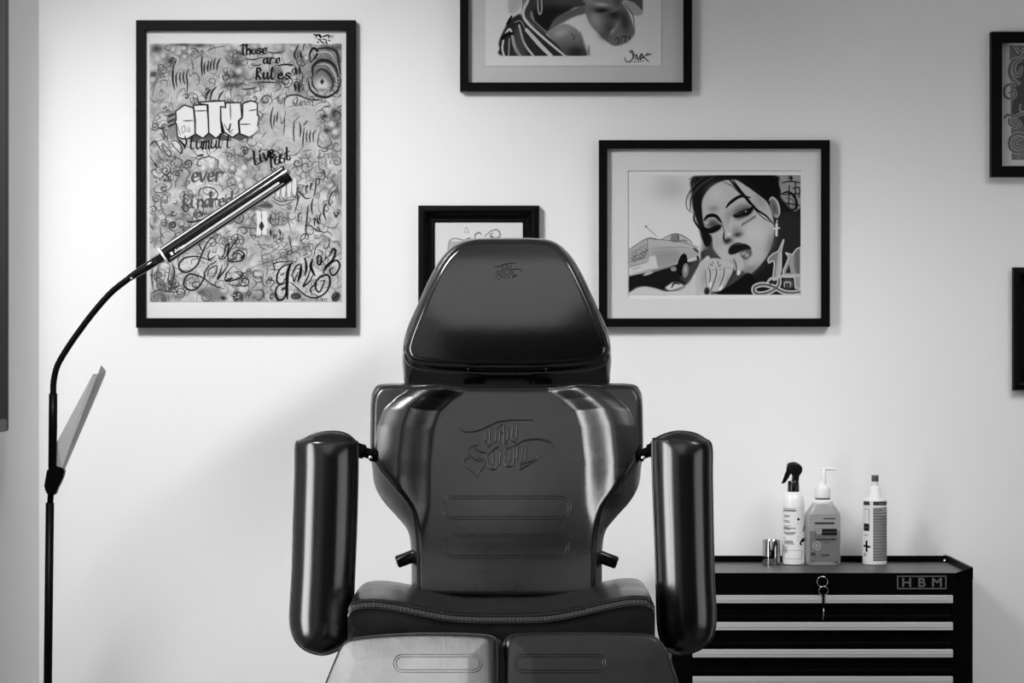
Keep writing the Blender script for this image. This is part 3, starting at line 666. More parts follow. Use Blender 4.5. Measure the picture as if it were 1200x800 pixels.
    a.fill([(245, 170), (560, 195), (735, 255), (600, 270), (330, 240), (260, 260)], .78, .8, 8); a.fill([(300, 300), (520, 280), (560, 330), (520, 400), (350, 440)], .6, .6, 14)
    a.fill([(370, 180), (480, 125), (550, 122), (640, 165), (690, 215), (560, 200)], .8, 1, 2); a.fill([(480, 135), (550, 128), (550, 195), (475, 190)], .5, .9, 3)
    for p, w, g in [([(40, 285), (240, 165), (370, 178)], 8, .25), ([(370, 180), (480, 125), (550, 122), (640, 165), (690, 215)], 8, .2), ([(240, 165), (560, 195), (745, 250)], 7, .35), ([(545, 125), (548, 195)], 8, .25), ([(240, 165), (245, 330)], 8, .45), ([(560, 190), (600, 180), (640, 195)], 10, .3), ([(310, 260), (520, 250), (700, 260)], 6, .5), ([(330, 340), (500, 320)], 6, .55), ([(700, 260), (745, 300)], 24, .3), ([(735, 340), (745, 370)], 24, .12),
                    ([(60, 330), (240, 230)], 5, .5), ([(60, 400), (240, 350)], 6, .4), ([(60, 310), (150, 270), (230, 215)], 5, .5), ([(210, 520), (300, 490), (480, 440)], 16, .55)]: a.stroke(p, w, g)
    for x, y in [(90, 350), (120, 320), (150, 345), (175, 300), (205, 320), (180, 340), (110, 370), (215, 280)]: a.stroke([(x, y - 20), (x + 20, y), (x, y + 22), (x - 12, y)], 9, .3)
    a.fill([(40, 455), (250, 395), (262, 345), (320, 330), (345, 455), (250, 470), (40, 535)], .88, 1, 2, smooth=False); a.stroke([(90, 470), (180, 445)], 8, .6); a.stroke([(40, 455), (250, 395)], 6, .45)
    a.ell(585, 425, 48, 115, .05, 1, 12); a.ell(618, 480, 32, 72, .55, 1, 5); a.blob(618, 470, 16, 40, .85, .8); a.ell(500, 465, 30, 24, .6); a.fill([(200, 525), (250, 490), (300, 500), (230, 530)], .75, 1)
    a.stroke([(228, 48), (280, 95), (345, 150)], 6, .45); a.blob(228, 46, 11, 11, .3)
    # arm and hand
    a.fill([(100, 720), (140, 665), (230, 645), (330, 660), (440, 690), (560, 660), (640, 620), (700, 530), (760, 420), (800, 365), (860, 358), (880, 720)], .86, 1, 3)
    a.fill([(415, 655), (470, 610), (520, 595), (600, 625), (560, 650), (470, 680)], .88, 1, 2); a.stroke([(480, 650), (510, 605), (560, 615)], 20, .2); a.stroke([(420, 650), (460, 680), (560, 670), (620, 640)], 9, .35)
    a.crop(830, 260, 8.42)
    a.fill([(-30, 380), (20, 360), (110, 362), (180, 385), (250, 430), (255, 480), (210, 560), (170, 640), (115, 685), (70, 720), (20, 740), (-30, 690), (-60, 700), (-120, 700), (-110, 480)], .80, 1, 3)
    a.fill([(245, 350), (290, 325), (335, 360), (350, 420), (330, 480), (300, 540), (275, 520), (270, 430)], .78, 1, 3)
    a.fill([(215, 560), (270, 490), (350, 490), (365, 520), (300, 600), (200, 690), (130, 700)], .30, .9, 6)
    for p, w, g in [([(0, 440), (20, 520), (5, 640)], 9, .15), ([(75, 440), (80, 520), (40, 640), (20, 700)], 9, .12), ([(160, 450), (150, 540), (110, 640)], 9, .12), ([(255, 440), (230, 540), (170, 640)], 10, .12), ([(250, 360), (275, 430), (275, 510)], 10, .15), ([(-30, 470), (-20, 640)], 8, .3), ([(20, 480), (70, 470)], 5, .5), ([(95, 470), (150, 470)], 5, .5), ([(175, 450), (240, 460)], 5, .5),
                    ([(15, 410), (30, 430), (50, 425)], 8, .25), ([(40, 390), (50, 410)], 8, .3), ([(90, 400), (110, 440), (125, 420)], 8, .25), ([(100, 385), (95, 410)], 8, .3)]: a.stroke(p, w, g)
    a.blob(-50, 560, 30, 110, .62, .5); a.blob(110, 560, 20, 60, .66, .5, 15); a.blob(190, 560, 20, 60, .6, .5, 20); a.ell(20, 620, 15, 30, .95, 1, 10); a.ell(125, 655, 14, 30, .95, 1, 30); a.ell(300, 500, 18, 28, .93, 1, 15); a.ell(40, 710, 16, 28, .45, 1, 20)
    a.fill([(-30, 655), (0, 650), (15, 690), (-10, 720), (-40, 700)], .1, .9, 3); a.fill([(70, 690), (120, 680), (260, 600), (400, 500), (470, 620), (440, 712), (80, 712)], .04, .9, 4)
    # letters over the corner
    Lp = [(745, 175), (722, 290), (718, 470), (690, 545), (640, 570), (652, 420), (635, 385), (600, 405), (592, 365), (640, 315), (692, 285)]
    a.fill(Lp, .55, 1, 1); a.fill([(720, 300), (718, 470), (690, 540), (665, 550), (690, 320)], .78, .9, 4); a.stroke(Lp, 13, .85, 1, 0, True)
    Ap = [(765, 305), (830, 325), (870, 270), (912, 250), (912, 660), (860, 655), (850, 545), (735, 545), (740, 480), (775, 400), (795, 350)]
    a.fill(Ap, .66, 1, 1, smooth=False); a.fill([(850, 300), (912, 270), (912, 500), (860, 490)], .4, .8, 6); a.fill([(762, 505), (797, 420), (815, 505)], .15, 1, smooth=False); a.stroke(Ap, 12, .88, 1, 0, True, False); a.stroke([(700, 535), (912, 525)], 24, .8, 1, 0)
    a.fill([(740, 570), (830, 570), (835, 650), (760, 650)], .3, 1, 3); a.stroke([(750, 650), (755, 600), (810, 600), (810, 640)], 14, .75)
    sw = [(700, 560), (690, 630), (610, 690), (510, 712), (455, 690), (462, 640), (540, 618), (640, 640), (740, 690), (830, 700), (912, 690)]
    a.stroke(sw, 50, .85, 1, .1); a.stroke(sw, 22, .4, 1, .2); a.stroke([(580, 600), (620, 560), (690, 555)], 26, .8); a.stroke([(600, 620), (650, 590), (680, 590)], 18, .2)
    return a

def man_art():
    a = Art(583, -60, 766, 65.5, 2.0, 0.95, 9).crop(575, 0, 5.714)
    a.fill([(215, -350), (640, -350), (640, 40), (560, 50), (440, 120), (390, 200), (370, 230), (230, 120), (212, 60)], .28, 1, 4, smooth=False)
    a.fill([(300, 60), (440, 40), (560, 50), (440, 120), (390, 210), (290, 150)], .12, .9, 20); a.fill([(400, -60), (600, -60), (620, 10), (480, 40)], .4, .5, 25)
    a.stroke([(312, -80), (318, 60), (328, 95), (342, 60), (335, -80)], 9, .8, 1, .2)
    a.fill([(160, 110), (215, 90), (240, 130), (505, 374), (90, 374), (60, 320), (58, 270), (110, 160)], .20, 1, 2)
    a.fill([(120, 0), (205, -20), (190, 60), (130, 95)], .72, .7, 8)
    for p, w, g in [([(262, -80), (250, 0), (218, 80), (240, 145), (350, 250), (505, 380)], 18, .9), ([(240, -80), (225, 20), (200, 100)], 8, .75), ([(270, 80), (280, 130), (420, 260), (520, 380)], 10, .55), ([(190, 170), (225, 290), (295, 385)], 15, .85), ([(240, 200), (330, 300), (420, 390)], 28, .88), ([(145, 240), (165, 320), (205, 385)], 22, .75),
                    ([(160, 150), (200, 140), (230, 190)], 8, .6), ([(100, 225), (125, 195), (140, 215)], 14, .9), ([(85, 270), (78, 330), (95, 385)], 13, .9), ([(62, 300), (70, 350)], 10, .1), ([(125, 260), (120, 380)], 9, .7), ([(110, 160), (140, 110)], 16, .05), ([(75, 260), (110, 230), (145, 225)], 24, .05)]: a.stroke(p, w, g, 1, .2)
    a.fill([(160, 200), (200, 210), (240, 374), (170, 374)], .45, .5, 12); a.stroke([(290, 140), (272, 75)], 8, .7)
    a.fill([(650, -350), (1018, -350), (1018, 80), (960, 20), (900, 0), (640, 20)], .35, 1, 3, smooth=False)
    a.fill([(560, 100), (640, 60), (700, 120), (900, 60), (960, 20), (1025, 90), (1025, 374), (640, 374), (560, 200)], .95, 1, 2, smooth=False)
    a.fill([(395, 200), (440, 120), (560, 60), (632, 38), (640, 85), (560, 112), (470, 160)], .45, 1, 2)
    for i in range(12): a.stroke([(440 + i * 16, 150 - i * 8), (425 + i * 17, 125 - i * 8)], 4, .3, .6)
    a.fill([(388, 220), (480, 160), (555, 180), (605, 230), (630, 300), (642, 374), (520, 374), (450, 300)], .5, 1, 2, grad=(0, -.0016)); a.blob(470, 220, 60, 35, .78, .8, -20); a.blob(570, 345, 70, 40, .15, .8)
    a.stroke([(540, 220), (560, 250), (550, 270)], 8, .35); a.stroke([(600, 210), (640, 330), (662, 374)], 12, .65); a.stroke([(655, 300), (660, 374)], 8, .4)
    a.fill([(640, 40), (660, 150), (735, 240), (820, 305), (900, 290), (962, 230), (955, 170), (890, 30), (800, 20)], .5, 1, 3)
    a.blob(700, 130, 50, 70, .72, .8, -20); a.blob(800, 190, 50, 60, .28, .8); a.blob(850, 160, 16, 80, .6, .9, 20); a.blob(900, 150, 40, 90, .22, .8, -10); a.blob(830, 100, 60, 40, .15, .8); a.blob(760, 240, 40, 30, .35, .7); a.blob(815, 210, 12, 30, .8, .8, 30)
    for p in [[(830, 270), (850, 250), (855, 285), (835, 285)], [(870, 285), (875, 250), (905, 245), (900, 275), (915, 290)], [(930, 240), (930, 270)]]: a.stroke(p, 6, .1)
    a.fill([(612, -40), (890, -40), (880, 20), (850, 70), (760, 90), (690, 72), (640, 30)], .5, 1, 3); a.blob(740, 30, 60, 16, .85, .9, 5); a.blob(745, 70, 60, 20, .12, .9); a.blob(660, 0, 40, 30, .7, .7); a.blob(850, 0, 30, 50, .3, .7)
    a.fill([(890, 15), (960, 20), (1020, 90), (950, 100)], .70, 1, 3); a.stroke([(890, 15), (950, 100), (965, 190)], 7, .4)
    return a

def signature_art():
    a = Art(731, 58.5, 768, 76, 2.5, 0.95, 2).crop(575, 0, 5.714)
    for p, w in [([(900, 385), (905, 410), (935, 412), (960, 370), (950, 345), (925, 350)], 7), ([(940, 345), (955, 380), (935, 415)], 9), ([(965, 400), (975, 365), (985, 400), (1000, 370)], 8), ([(1000, 395), (1010, 360), (1020, 390)], 9), ([(1055, 355), (1000, 400), (1025, 385), (1058, 415)], 8), ([(1040, 370), (1075, 362)], 8), ([(950, 415), (990, 412), (1030, 405)], 5), ([(930, 345), (940, 335), (955, 345)], 5)]:
        a.stroke(p, w, .2, 1, .4)
    return a

def scroll_art(x1=1290):
    a = Art(1175.5, 47.5, x1, 195, 2.0, 0.85, 4).crop(1160, 30, 8.9)
    a.fill([(205, 205), (1400, 205), (1400, 1400), (225, 1400)], .45, 1, smooth=False)
    for i in range(5): a.stroke([(225 + 14 * i, 215), (300 + 25 * i, 330)], 12, .75 if i % 2 else .3)
    a.fill([(300, 300), (420, 290), (600, 600), (700, 1200), (300, 1000), (230, 900), (280, 600)], .32, 1, 6)
    def scroll(p, w=46):
        a.stroke(p, w, .75, 1, .2); a.stroke(p, w * .55, .12, 1, .2); a.stroke(p, w * .2, .6, 1, .4)
    scroll([(360, 250), (330, 330), (240, 370), (205, 470), (230, 560), (300, 600)]); scroll([(330, 350), (260, 400), (250, 480), (300, 520), (330, 440)], 40)
    scroll([(300, 605), (220, 610), (160, 640), (150, 720), (200, 760), (265, 730), (255, 680), (205, 700)], 34); scroll([(360, 260), (400, 300), (420, 400)], 60)
    for dx, mir in ((0, 1), (480, 1)):
        scroll([(150 + dx, 960), (190 + dx, 930), (260 + dx, 950), (330 + dx, 920), (400 + dx, 940)], 34); scroll([(200 + dx, 970), (210 + dx, 1030), (270 + dx, 1060), (320 + dx, 1020), (270 + dx, 980), (240 + dx, 1010)], 30)
        scroll([(360 + dx, 1140), (280 + dx, 1130), (210 + dx, 1180), (210 + dx, 1270), (270 + dx, 1320), (350 + dx, 1310)], 44); scroll([(340 + dx, 1170), (280 + dx, 1190), (270 + dx, 1250), (330 + dx, 1260)], 34); scroll([(300 + dx, 1370), (340 + dx, 1330), (390 + dx, 1340)], 30)
        scroll([(420 + dx, 300), (520 + dx, 330), (560 + dx, 480), (480 + dx, 540), (440 + dx, 460)], 44); scroll([(500 + dx, 700), (420 + dx, 760), (440 + dx, 860), (520 + dx, 840)], 40)
    a.stroke([(320, 820), (320, 890), (420, 890)], 10, .75, 1, 0)
    return a

def small_art():
    a = Art(508, 261, 612, 408, 1.6, 0.93, 6).crop(480, 230, 7.06)
    a.fill([(330, 370), (480, 370), (480, 700), (330, 700)], .75, 1, smooth=False); a.stroke([(330, 700), (330, 372), (490, 370)], 8, .5, 1, 0)
    for p, w in [([(540, 345), (545, 315), (575, 300), (590, 315)], 12), ([(620, 330), (670, 290), (715, 275), (745, 300), (740, 335), (690, 345), (665, 320), (690, 305)], 10), ([(450, 300), (465, 255), (480, 270), (490, 310)], 4), ([(455, 300), (485, 295)], 4), ([(680, 330), (692, 345)], 14), ([(460, 360), (500, 345)], 14), ([(500, 420), (560, 380), (620, 420), (560, 460)], 12)]:
        a.stroke(p, w, .45, 1, .4)
    return a
# ------------------------------------------------------------------ the room
def struct(name, me, m, parent=None, smooth=False):
    return link(name, me, m, parent, smooth, kind='structure' if parent is None else None)
T = 0.22
floor_m = mat('grey_floor', 0.10, 0.35, bump=('n', 20, 0.1, 0.002))
ceil_m = mat('white_ceiling', 0.68, 0.8)
rear_m = mat('charcoal_wall', 0.012, 0.7)
right_m = mat('grey_wall', 0.05, 0.7)
struct('floor', box(XL - T, XR + T, YB - T, YF + T, -0.12, 0), floor_m)
struct('ceiling', box(XL - T, XR + T, YB - T, YF + T, ZC, ZC + 0.12), ceil_m)
struct('wall_front', box(XL - T, XR + T, YF, YF + T, 0, ZC), plaster)
struct('wall_rear', box(XL - T, XR + T, YB - T, YB, 0, ZC), rear_m)

def wall_with_holes(holes, XA, XB):
    ms = []; y = YB
    for (y0, y1, z0, z1) in sorted(holes):
        ms.append(box(XA, XB, y, y0, 0, ZC))
        ms.append(box(XA, XB, y0, y1, 0, z0)); ms.append(box(XA, XB, y0, y1, z1, ZC))
        y = y1
    ms.append(box(XA, XB, y, YF, 0, ZC))
    return joinm(ms)
struct('wall_left', wall_with_holes([W2], XL - T, XL), plaster)
struct('wall_right', wall_with_holes([W3], XR, XR + T), right_m)
casing = mat('grey_window_frame', 0.10, 0.5)
def unseen_window(n, w, XW=XL, sg=1):  # out-of-view windows, placed for the light they give
    y0, y1, z0, z1 = w
    e = bpy.data.objects.new('unseen_window_%d' % n, None); C.objects.link(e); e.location = (XW, (y0 + y1) / 2, z0); e['kind'] = 'structure'
    def xbox(a, b, *r): return box(min(XW + sg * a, XW + sg * b), max(XW + sg * a, XW + sg * b), *r)
    c = 0.065; p = 0.018
    g = 0.0015
    struct('unseen_window_casing', xbox(g, p, y1, y1 + c, z0 - c, z1 + c, .003), casing, e)
    struct('unseen_window_casing', xbox(g, p, y0 - c, y0, z0 - c, z1 + c, .003), casing, e)
    struct('unseen_window_casing', xbox(g, p, y0, y1, z1, z1 + c, .003), casing, e)
    struct('unseen_window_casing', xbox(g, p, y0, y1, z0 - c, z0, .003), casing, e)
    # sash inside the reveal
    s = 0.05
    for (a0, a1, b0, b1) in ((y0, y0 + s, z0, z1), (y1 - s, y1, z0, z1), (y0 + s, y1 - s, z0, z0 + s), (y0 + s, y1 - s, z1 - s, z1), ((y0 + y1) / 2 - s / 2, (y0 + y1) / 2 + s / 2, z0 + s, z1 - s)):
        struct('sash_bar', xbox(-0.055, -0.02, a0, a1, b0, b1, .003), casing, e)
    struct('pane', xbox(-0.040, -0.036, y0 + s, y1 - s, z0 + s, z1 - s), pane_mat(), e)
unseen_window(1, W2); unseen_window(2, W3, XR, -1)

ceil_o = bpy.data.objects['ceiling']
for sp_ in ADDED_SPOTS:  # housings for the added spots
    link('added_spot_can', lathe([(.03, .10), (.055, .09), (.06, -.02), (.056, -.02), (.05, .07), (.0001, .08)], Vector(sp_.location), 28, -(sp_.rotation_euler.to_quaternion() @ Vector((0, 0, -1)))), blackmetal, ceil_o, True, 40)
fr_ = [box(CP[0] - .03, CP[0], CP[2] - .03, CP[3] + .03, ZC - .02, ZC - .001), box(CP[1], CP[1] + .03, CP[2] - .03, CP[3] + .03, ZC - .02, ZC - .001), box(CP[0], CP[1], CP[2] - .03, CP[2], ZC - .02, ZC - .001), box(CP[0], CP[1], CP[3], CP[3] + .03, ZC - .02, ZC - .001)]
link('added_panel_frame', joinm(fr_), alu, ceil_o)  # edging around the added luminous panel
# ------------------------------------------------------------------ framed pictures on the wall
def on_wall(off):
    d = WY - off
    def f(X, Y): return (X - 600) * d / F, np.full_like(X, d), CZ - (Y - 400) * d / F
    return f
def frame(name, label, cat, rect, rail, depth, profile=None, m=blackwood, inner=None):
    """rect in photo pixels as seen at the front of the frame"""
    x0, y0, x1, y1 = rect; d = WY - depth
    k = d / F
    A = ((x0 - 600) * k, CZ - (y0 - 400) * k); B = ((x1 - 600) * k, CZ - (y1 - 400) * k)
    L, Tp, Rr, Bo = A[0], A[1], B[0], B[1]
    w = rail * k
    root = thing(name, label, cat, ((L + Rr) / 2, WY, Bo))
    prof = profile or [(0, .001), (0, depth - .001), (.0012, depth), (w - .0012, depth), (w, depth - .0012), (w, .003)]
    if profile: prof = [(a * w, h * depth) for a, h in profile]
    def cor(side, a):
        return {'tl': (L + a, Tp - a), 'tr': (Rr - a, Tp - a), 'br': (Rr - a, Bo + a), 'bl': (L + a, Bo + a)}[side]
    for s, e in (('tl', 'tr'), ('tr', 'br'), ('br', 'bl'), ('bl', 'tl')):
        v = []
        for (a, h) in prof:
            for c in (s, e):
                q = cor(c, a); v.append((q[0], WY - h, q[1]))
        n = len(prof); f = []
        for i in range(n):
            j = (i + 1) % n
            f.append((2 * i, 2 * i + 1, 2 * j + 1, 2 * j))
        f.append(tuple(range(0, 2 * n, 2))); f.append(tuple(range(2 * n - 1, 0, -2)))
        link('frame_rail', fix(mesh(v, f)), m, root)
    link('backing_board', box(L + w * .4, Rr - w * .4, WY - .007, WY - .002, Bo + w * .4, Tp - w * .4), mat('card', .3, .8), root)
    return root
def sheet(name, root, x0, y0, x1, y1, off, th, m):
    d = WY - off
    a = P(x0, y0, d); b = P(x1, y1, d)
    return link(name, box(a.x, b.x, d, d + th, b.z, a.z), m, root)
def mat_window(root, outer, hole, off, th=.0025):
    x0, y0, x1, y1 = outer; a0, b0, a1, b1 = hole
    d = WY - off; mes = []
    for (p, q, r, s) in ((x0, y0, x1, b0), (x0, b1, x1, y1), (x0, b0, a0, b1), (a1, b0, x1, b1)):
        A = P(p, q, d); B = P(r, s, d); mes.append(box(A.x, B.x, d, d + th, B.z, A.z))
    return link('mat_board', joinm(mes), matb, root)

f = frame('picture_frame', 'tall black frame holding a dense lettering sketch sheet, behind the lamp head', 'picture frame', (159.3, 23.5, 416.7, 383.8), 11.2, .03)
sheet('paper', f, 166, 30, 410, 378, .0095, .001, paper)
poster_art().build('print', f, on_wall(.0105), .74)
sticker_art().build('sticker', f, on_wall(.0110), .74)

f = frame('picture_frame', 'wide black frame with a woman and car drawing in a broad mat', 'picture frame', (702, 164, 972.7, 382.7), 9.8, .03)
sheet('paper', f, 725, 190, 950, 360, .0095, .001, paper)
mat_window(f, (707, 169, 968, 378), (735.7, 199.8, 938.3, 349.8), .0125)
portrait_art().build('print', f, on_wall(.0105), .74)

f = frame('picture_frame', 'black frame with a man beside a car, hung above the woman portrait', 'picture frame', (539, -112, 811, 106.3), 9.8, .03)
sheet('mat_board', f, 545, -106, 805, 101, .0095, .001, mat('mat_board_grey', .52, .85, spec=.2))
sheet('paper', f, 569, -85, 775, 77.3, .0112, .0012, paper)
man_art().build('print', f, on_wall(.0118), .74)
signature_art().build('signature', f, on_wall(.0124), .74)

step = [(0, .02), (0, .8), (.08, .95), (.3, 1), (.45, .93), (.62, .62), (.8, .5), (.92, .52), (1, .42), (1, .1)]
f = frame('picture_frame', 'small black frame with a wide stepped moulding behind the headrest', 'picture frame', (490, 240.6, 632, 428), 19.3, .03, step)
sheet('paper', f, 500, 252, 620, 416, .0095, .001, paper)
small_art().build('print', f, on_wall(.0105), .76)

f = frame('picture_frame', 'black frame with ornate silver scroll lettering on grey', 'picture frame', (1162, 37, 1302, 207), 12.6, .03)
sheet('paper', f, 1168, 42, 1297, 202, .0095, .001, paper)
scroll_art().build('print', f, on_wall(.0105), .74)

f = frame('picture_frame', 'black frame hung below the ornate scroll lettering frame', 'picture frame', (1188.5, 313, 1312, 457), 20, .03, step)
sheet('paper', f, 1198, 322, 1304, 448, .0095, .001, paper)

# frame on the side wall, only its end in view
r_ = thing('picture_frame', 'dark grey frame seen edge on at the side wall beside the lamp', 'picture frame', (XL, 5.70, 1.156))
side_m = mat('grey_wood', .022, .5, spec=.2)
y0, y1, z0, z1, w_ = 5.44, 5.953, 1.156, 2.25, .028
for (a0, a1, b0, b1) in ((y1 - w_, y1, z0, z1), (y0, y0 + w_, z0, z1), (y0 + w_, y1 - w_, z1 - w_, z1), (y0 + w_, y1 - w_, z0, z0 + w_)):
    link('frame_rail', joinm([box(XL + .001, XL + .028, a0, a1, b0, b1, .002), box(XL + .02, XL + .031, a0 + .004, a1 - .010 if a1 == y1 else a1 - .004, b0 + .004, b1 - .004, .002)]), side_m, r_)
link('mat_board', box(XL + .002, XL + .012, y0 + w_ * .5, y1 - w_ * .5, z0 + w_ * .5, z1 - w_ * .5), matb, r_)
# ------------------------------------------------------------------ the tattoo chair
class Plane:
    """a cushion's own plane: centre seen at a photo pixel at distance d, leaning back by tilt, turned by yaw"""
    def __init__(s, px, py, d, tilt=0, yaw=0):
        s.O = P(px, py, d); t, w = R(tilt), R(yaw)
        m = Matrix.Rotation(w, 3, 'Z')
        s.U = m @ Vector((1, 0, 0)); s.V = m @ Vector((0, math.sin(t), math.cos(t))); s.N = m @ Vector((0, -math.cos(t), math.sin(t)))
    def uv(s, px, py, h=0.0):
        dr = Vector(((px - 600) / F, 1, -(py - 400) / F)); c = Vector((0, 0, CZ))
        k = ((s.O - c).dot(s.N) + h) / dr.dot(s.N)
        q = c + dr * k - s.O
        return q.dot(s.U), q.dot(s.V)
    def xyz(s, u, v, h):
        return s.O + s.U * u + s.V * v + s.N * h
    def out(s, pts, h=0.0, n=10, N=320):
        return resample(crv([s.uv(x, y, h) for x, y in pts], n, True), N)

def edge_dist(pts, outl):
    a = outl; b = np.roll(outl, -1, 0); d = b - a; L = (d * d).sum(1) + 1e-12
    res = np.full(len(pts), 9.0)
    for i in range(len(a)):
        t = np.clip(((pts - a[i]) @ d[i]) / L[i], 0, 1)
        e = pts - (a[i] + t[:, None] * d[i])
        np.minimum(res, np.hypot(e[:, 0], e[:, 1]), out=res)
    return res

def edge_dist1(p, a):
    d = np.roll(a, -1, 0) - a
    t = np.clip(((p - a) * d).sum(1) / ((d * d).sum(1) + 1e-12), 0, 1)
    e = p - (a + t[:, None] * d)
    return np.array([math.sqrt((e * e).sum(1).min())])

def mirror(half, cx):
    r = [(cx + x, y) for x, y in half]
    l = [(cx - x, y) for x, y in reversed(half) if x != 0]
    return r + l

def cushion(name, pl, front, back, hfun, Rr, thick, parent, m, rings=60, N=320, label=None, hout=0.0, soften=0):
    """front, back: outlines in photo pixels; hfun(u, v, e) is the face height; Rr the edge rounding; thick the depth"""
    fo = pl.out(front, hout, N=N)
    bo = pl.out(back, -thick, N=N) if back is not None else fo * 0.985
    c = fo.mean(0)
    # line the back outline up with the front one by angle
    if back is not None:
        af = math.atan2(*(fo[0] - c)[::-1]); ab = np.arctan2(bo[:, 1] - c[1], bo[:, 0] - c[0])
        bo = np.roll(bo, -int(np.argmin(np.abs((ab - af + np.pi) % (2 * np.pi) - np.pi))), 0)
    rs = 1 - (1 - np.linspace(0, 1, rings + 1)[1:]) ** 1.6
    pts = np.vstack([c[None]] + [c + r * (fo - c) for r in rs])
    e = edge_dist(pts, fo); e[-N:] = 0
    drop = np.where(e < Rr, Rr - np.sqrt(np.maximum(Rr * Rr - (Rr - e) ** 2, 0)), 0)
    h = hfun(pts[:, 0], pts[:, 1], e) - drop
    if soften:
        g2 = h[1:].reshape(rings, N).copy()
        for _ in range(soften):
            up_ = np.vstack([g2[:1], g2[:-1]]); dn_ = np.vstack([g2[1:], g2[-1:]])
            nw = (g2 * 2 + up_ + dn_ + np.roll(g2, 1, 1) + np.roll(g2, -1, 1)) / 6
            g2[:-1] = nw[:-1]; g2[0] = g2[0].mean()
        h[1:] = g2.ravel(); h[0] = g2[0].mean()
    V = [pl.xyz(u, v, hh) for (u, v), hh in zip(pts, h)]
    Fa = [(0, 1 + i, 1 + (i + 1) % N) for i in range(N)]
    for k in range(rings - 1):
        a = 1 + k * N; b = a + N
        for i in range(N):
            j = (i + 1) % N; Fa.append((a + i, b + i, b + j, a + j))
    hf = h[-N:]; last = 1 + (rings - 1) * N
    nb = 8; base = last
    for q in range(1, nb + 1):
        t = q / nb
        o = fo * (1 - t) + bo * t
        bul = 0.004 * math.sin(math.pi * t)
        nrm = (o - c) / (np.linalg.norm(o - c, axis=1)[:, None] + 1e-9)
        o = o + nrm * bul
        hh = hf * (1 - t) + (-thick) * t
        st = len(V)
        V += [pl.xyz(u, v, x) for (u, v), x in zip(o, hh)]
        for i in range(N):
            j = (i + 1) % N; Fa.append((base + i, st + i, st + j, base + j))
        base = st
    Fa.append(tuple(range(base, base + N)))
    o = link(name, fix(mesh(V, Fa)), m, parent, True, 42, label=label)
    edge = [pl.xyz(u, v, x) for (u, v), x in zip(fo, hf)]
    # interpolator of the face for anything sewn on it
    def face(px, py, lift=0.0):
        u, v = pl.uv(px, py, hout)
        for _ in range(3):
            p = np.array([[u, v]]); ee = edge_dist1(p, fo)
            dd = Rr - math.sqrt(max(Rr * Rr - (Rr - ee[0]) ** 2, 0)) if ee[0] < Rr else 0
            hh = float(hfun(p[:, 0], p[:, 1], ee)[0]) - dd
            u, v = pl.uv(px, py, hh)
        return pl.xyz(u, v, hh + lift)
    return o, edge, face, fo

def sub(name, me, m, part, smooth=True, angle=None, label=None):
    o = bpy.data.objects.new(name, me); C.objects.link(o); me.materials.append(m)
    if smooth:
        me.polygons.foreach_set('use_smooth', [True] * len(me.polygons))
        if angle: me.set_sharp_from_angle(angle=R(angle))
    o.parent = part
    if label: o['label'] = label
    return o
CH = Vector((-0.01, 5.15, 0))
chair = thing('tattoo_chair', 'black leather tattoo chair with upright armrests and split leg rests', 'chair', CH)
def sstep(x): x = np.clip(x, 0, 1); return x * x * (3 - 2 * x)

# logo strokes, in the enlarged crop [530,470]-[670,580] at 7.27 times
LOGO = [[(60, 235), (110, 260), (200, 255), (290, 220), (380, 180), (460, 165), (560, 160), (690, 160)],
 [(285, 240), (285, 320), (270, 365), (300, 385)], [(322, 228), (318, 370)], [(270, 360), (300, 390), (330, 370)],
 [(375, 235), (370, 330), (350, 360)], [(375, 230), (435, 200), (440, 250), (440, 350), (470, 365)], [(410, 240), (402, 350)], [(400, 270), (440, 265)], [(475, 225), (470, 320), (440, 370)],
 [(515, 190), (512, 320), (545, 350)], [(557, 185), (545, 330)], [(490, 325), (540, 350)],
 [(225, 370), (150, 395), (130, 440), (170, 480), (240, 520), (270, 560)], [(180, 395), (240, 430), (290, 440)], [(160, 415), (220, 480), (280, 520), (250, 580)], [(145, 480), (100, 500), (105, 540), (215, 645)], [(215, 645), (225, 600), (255, 580)],
 [(340, 420), (300, 450), (305, 545), (345, 580), (385, 545), (385, 400)], [(350, 430), (345, 540)], [(410, 420), (405, 545)], [(300, 450), (345, 415), (400, 385)],
 [(460, 395), (445, 530), (485, 555), (520, 530), (525, 380)], [(495, 420), (485, 520)], [(560, 375), (548, 500)], [(445, 410), (520, 385), (600, 340), (680, 325), (760, 325), (830, 350), (865, 385), (845, 405)],
 [(600, 385), (590, 500), (570, 575), (640, 545), (720, 490), (740, 455), (720, 440)], [(630, 390), (618, 515)], [(575, 540), (660, 515), (720, 480)]]
def logo(face, part, ox, oy, k, rad, pts=LOGO):
    ms = []
    for st in pts:
        q = crv(st, 6) if len(st) > 2 else crv(st, 6)
        p3 = [face(ox + x / k, oy + y / k, rad * 0.35) for x, y in q]
        n = len(p3); ms.append(tube(p3, [rad * (0.45 + 0.55 * math.sin(math.pi * min(1, max(0, (i + .6) / n)))) for i in range(n)], 6))
    return sub('embossed_logo', joinm(ms), leather_s, part, label='embossed blackletter lettering in the leather')
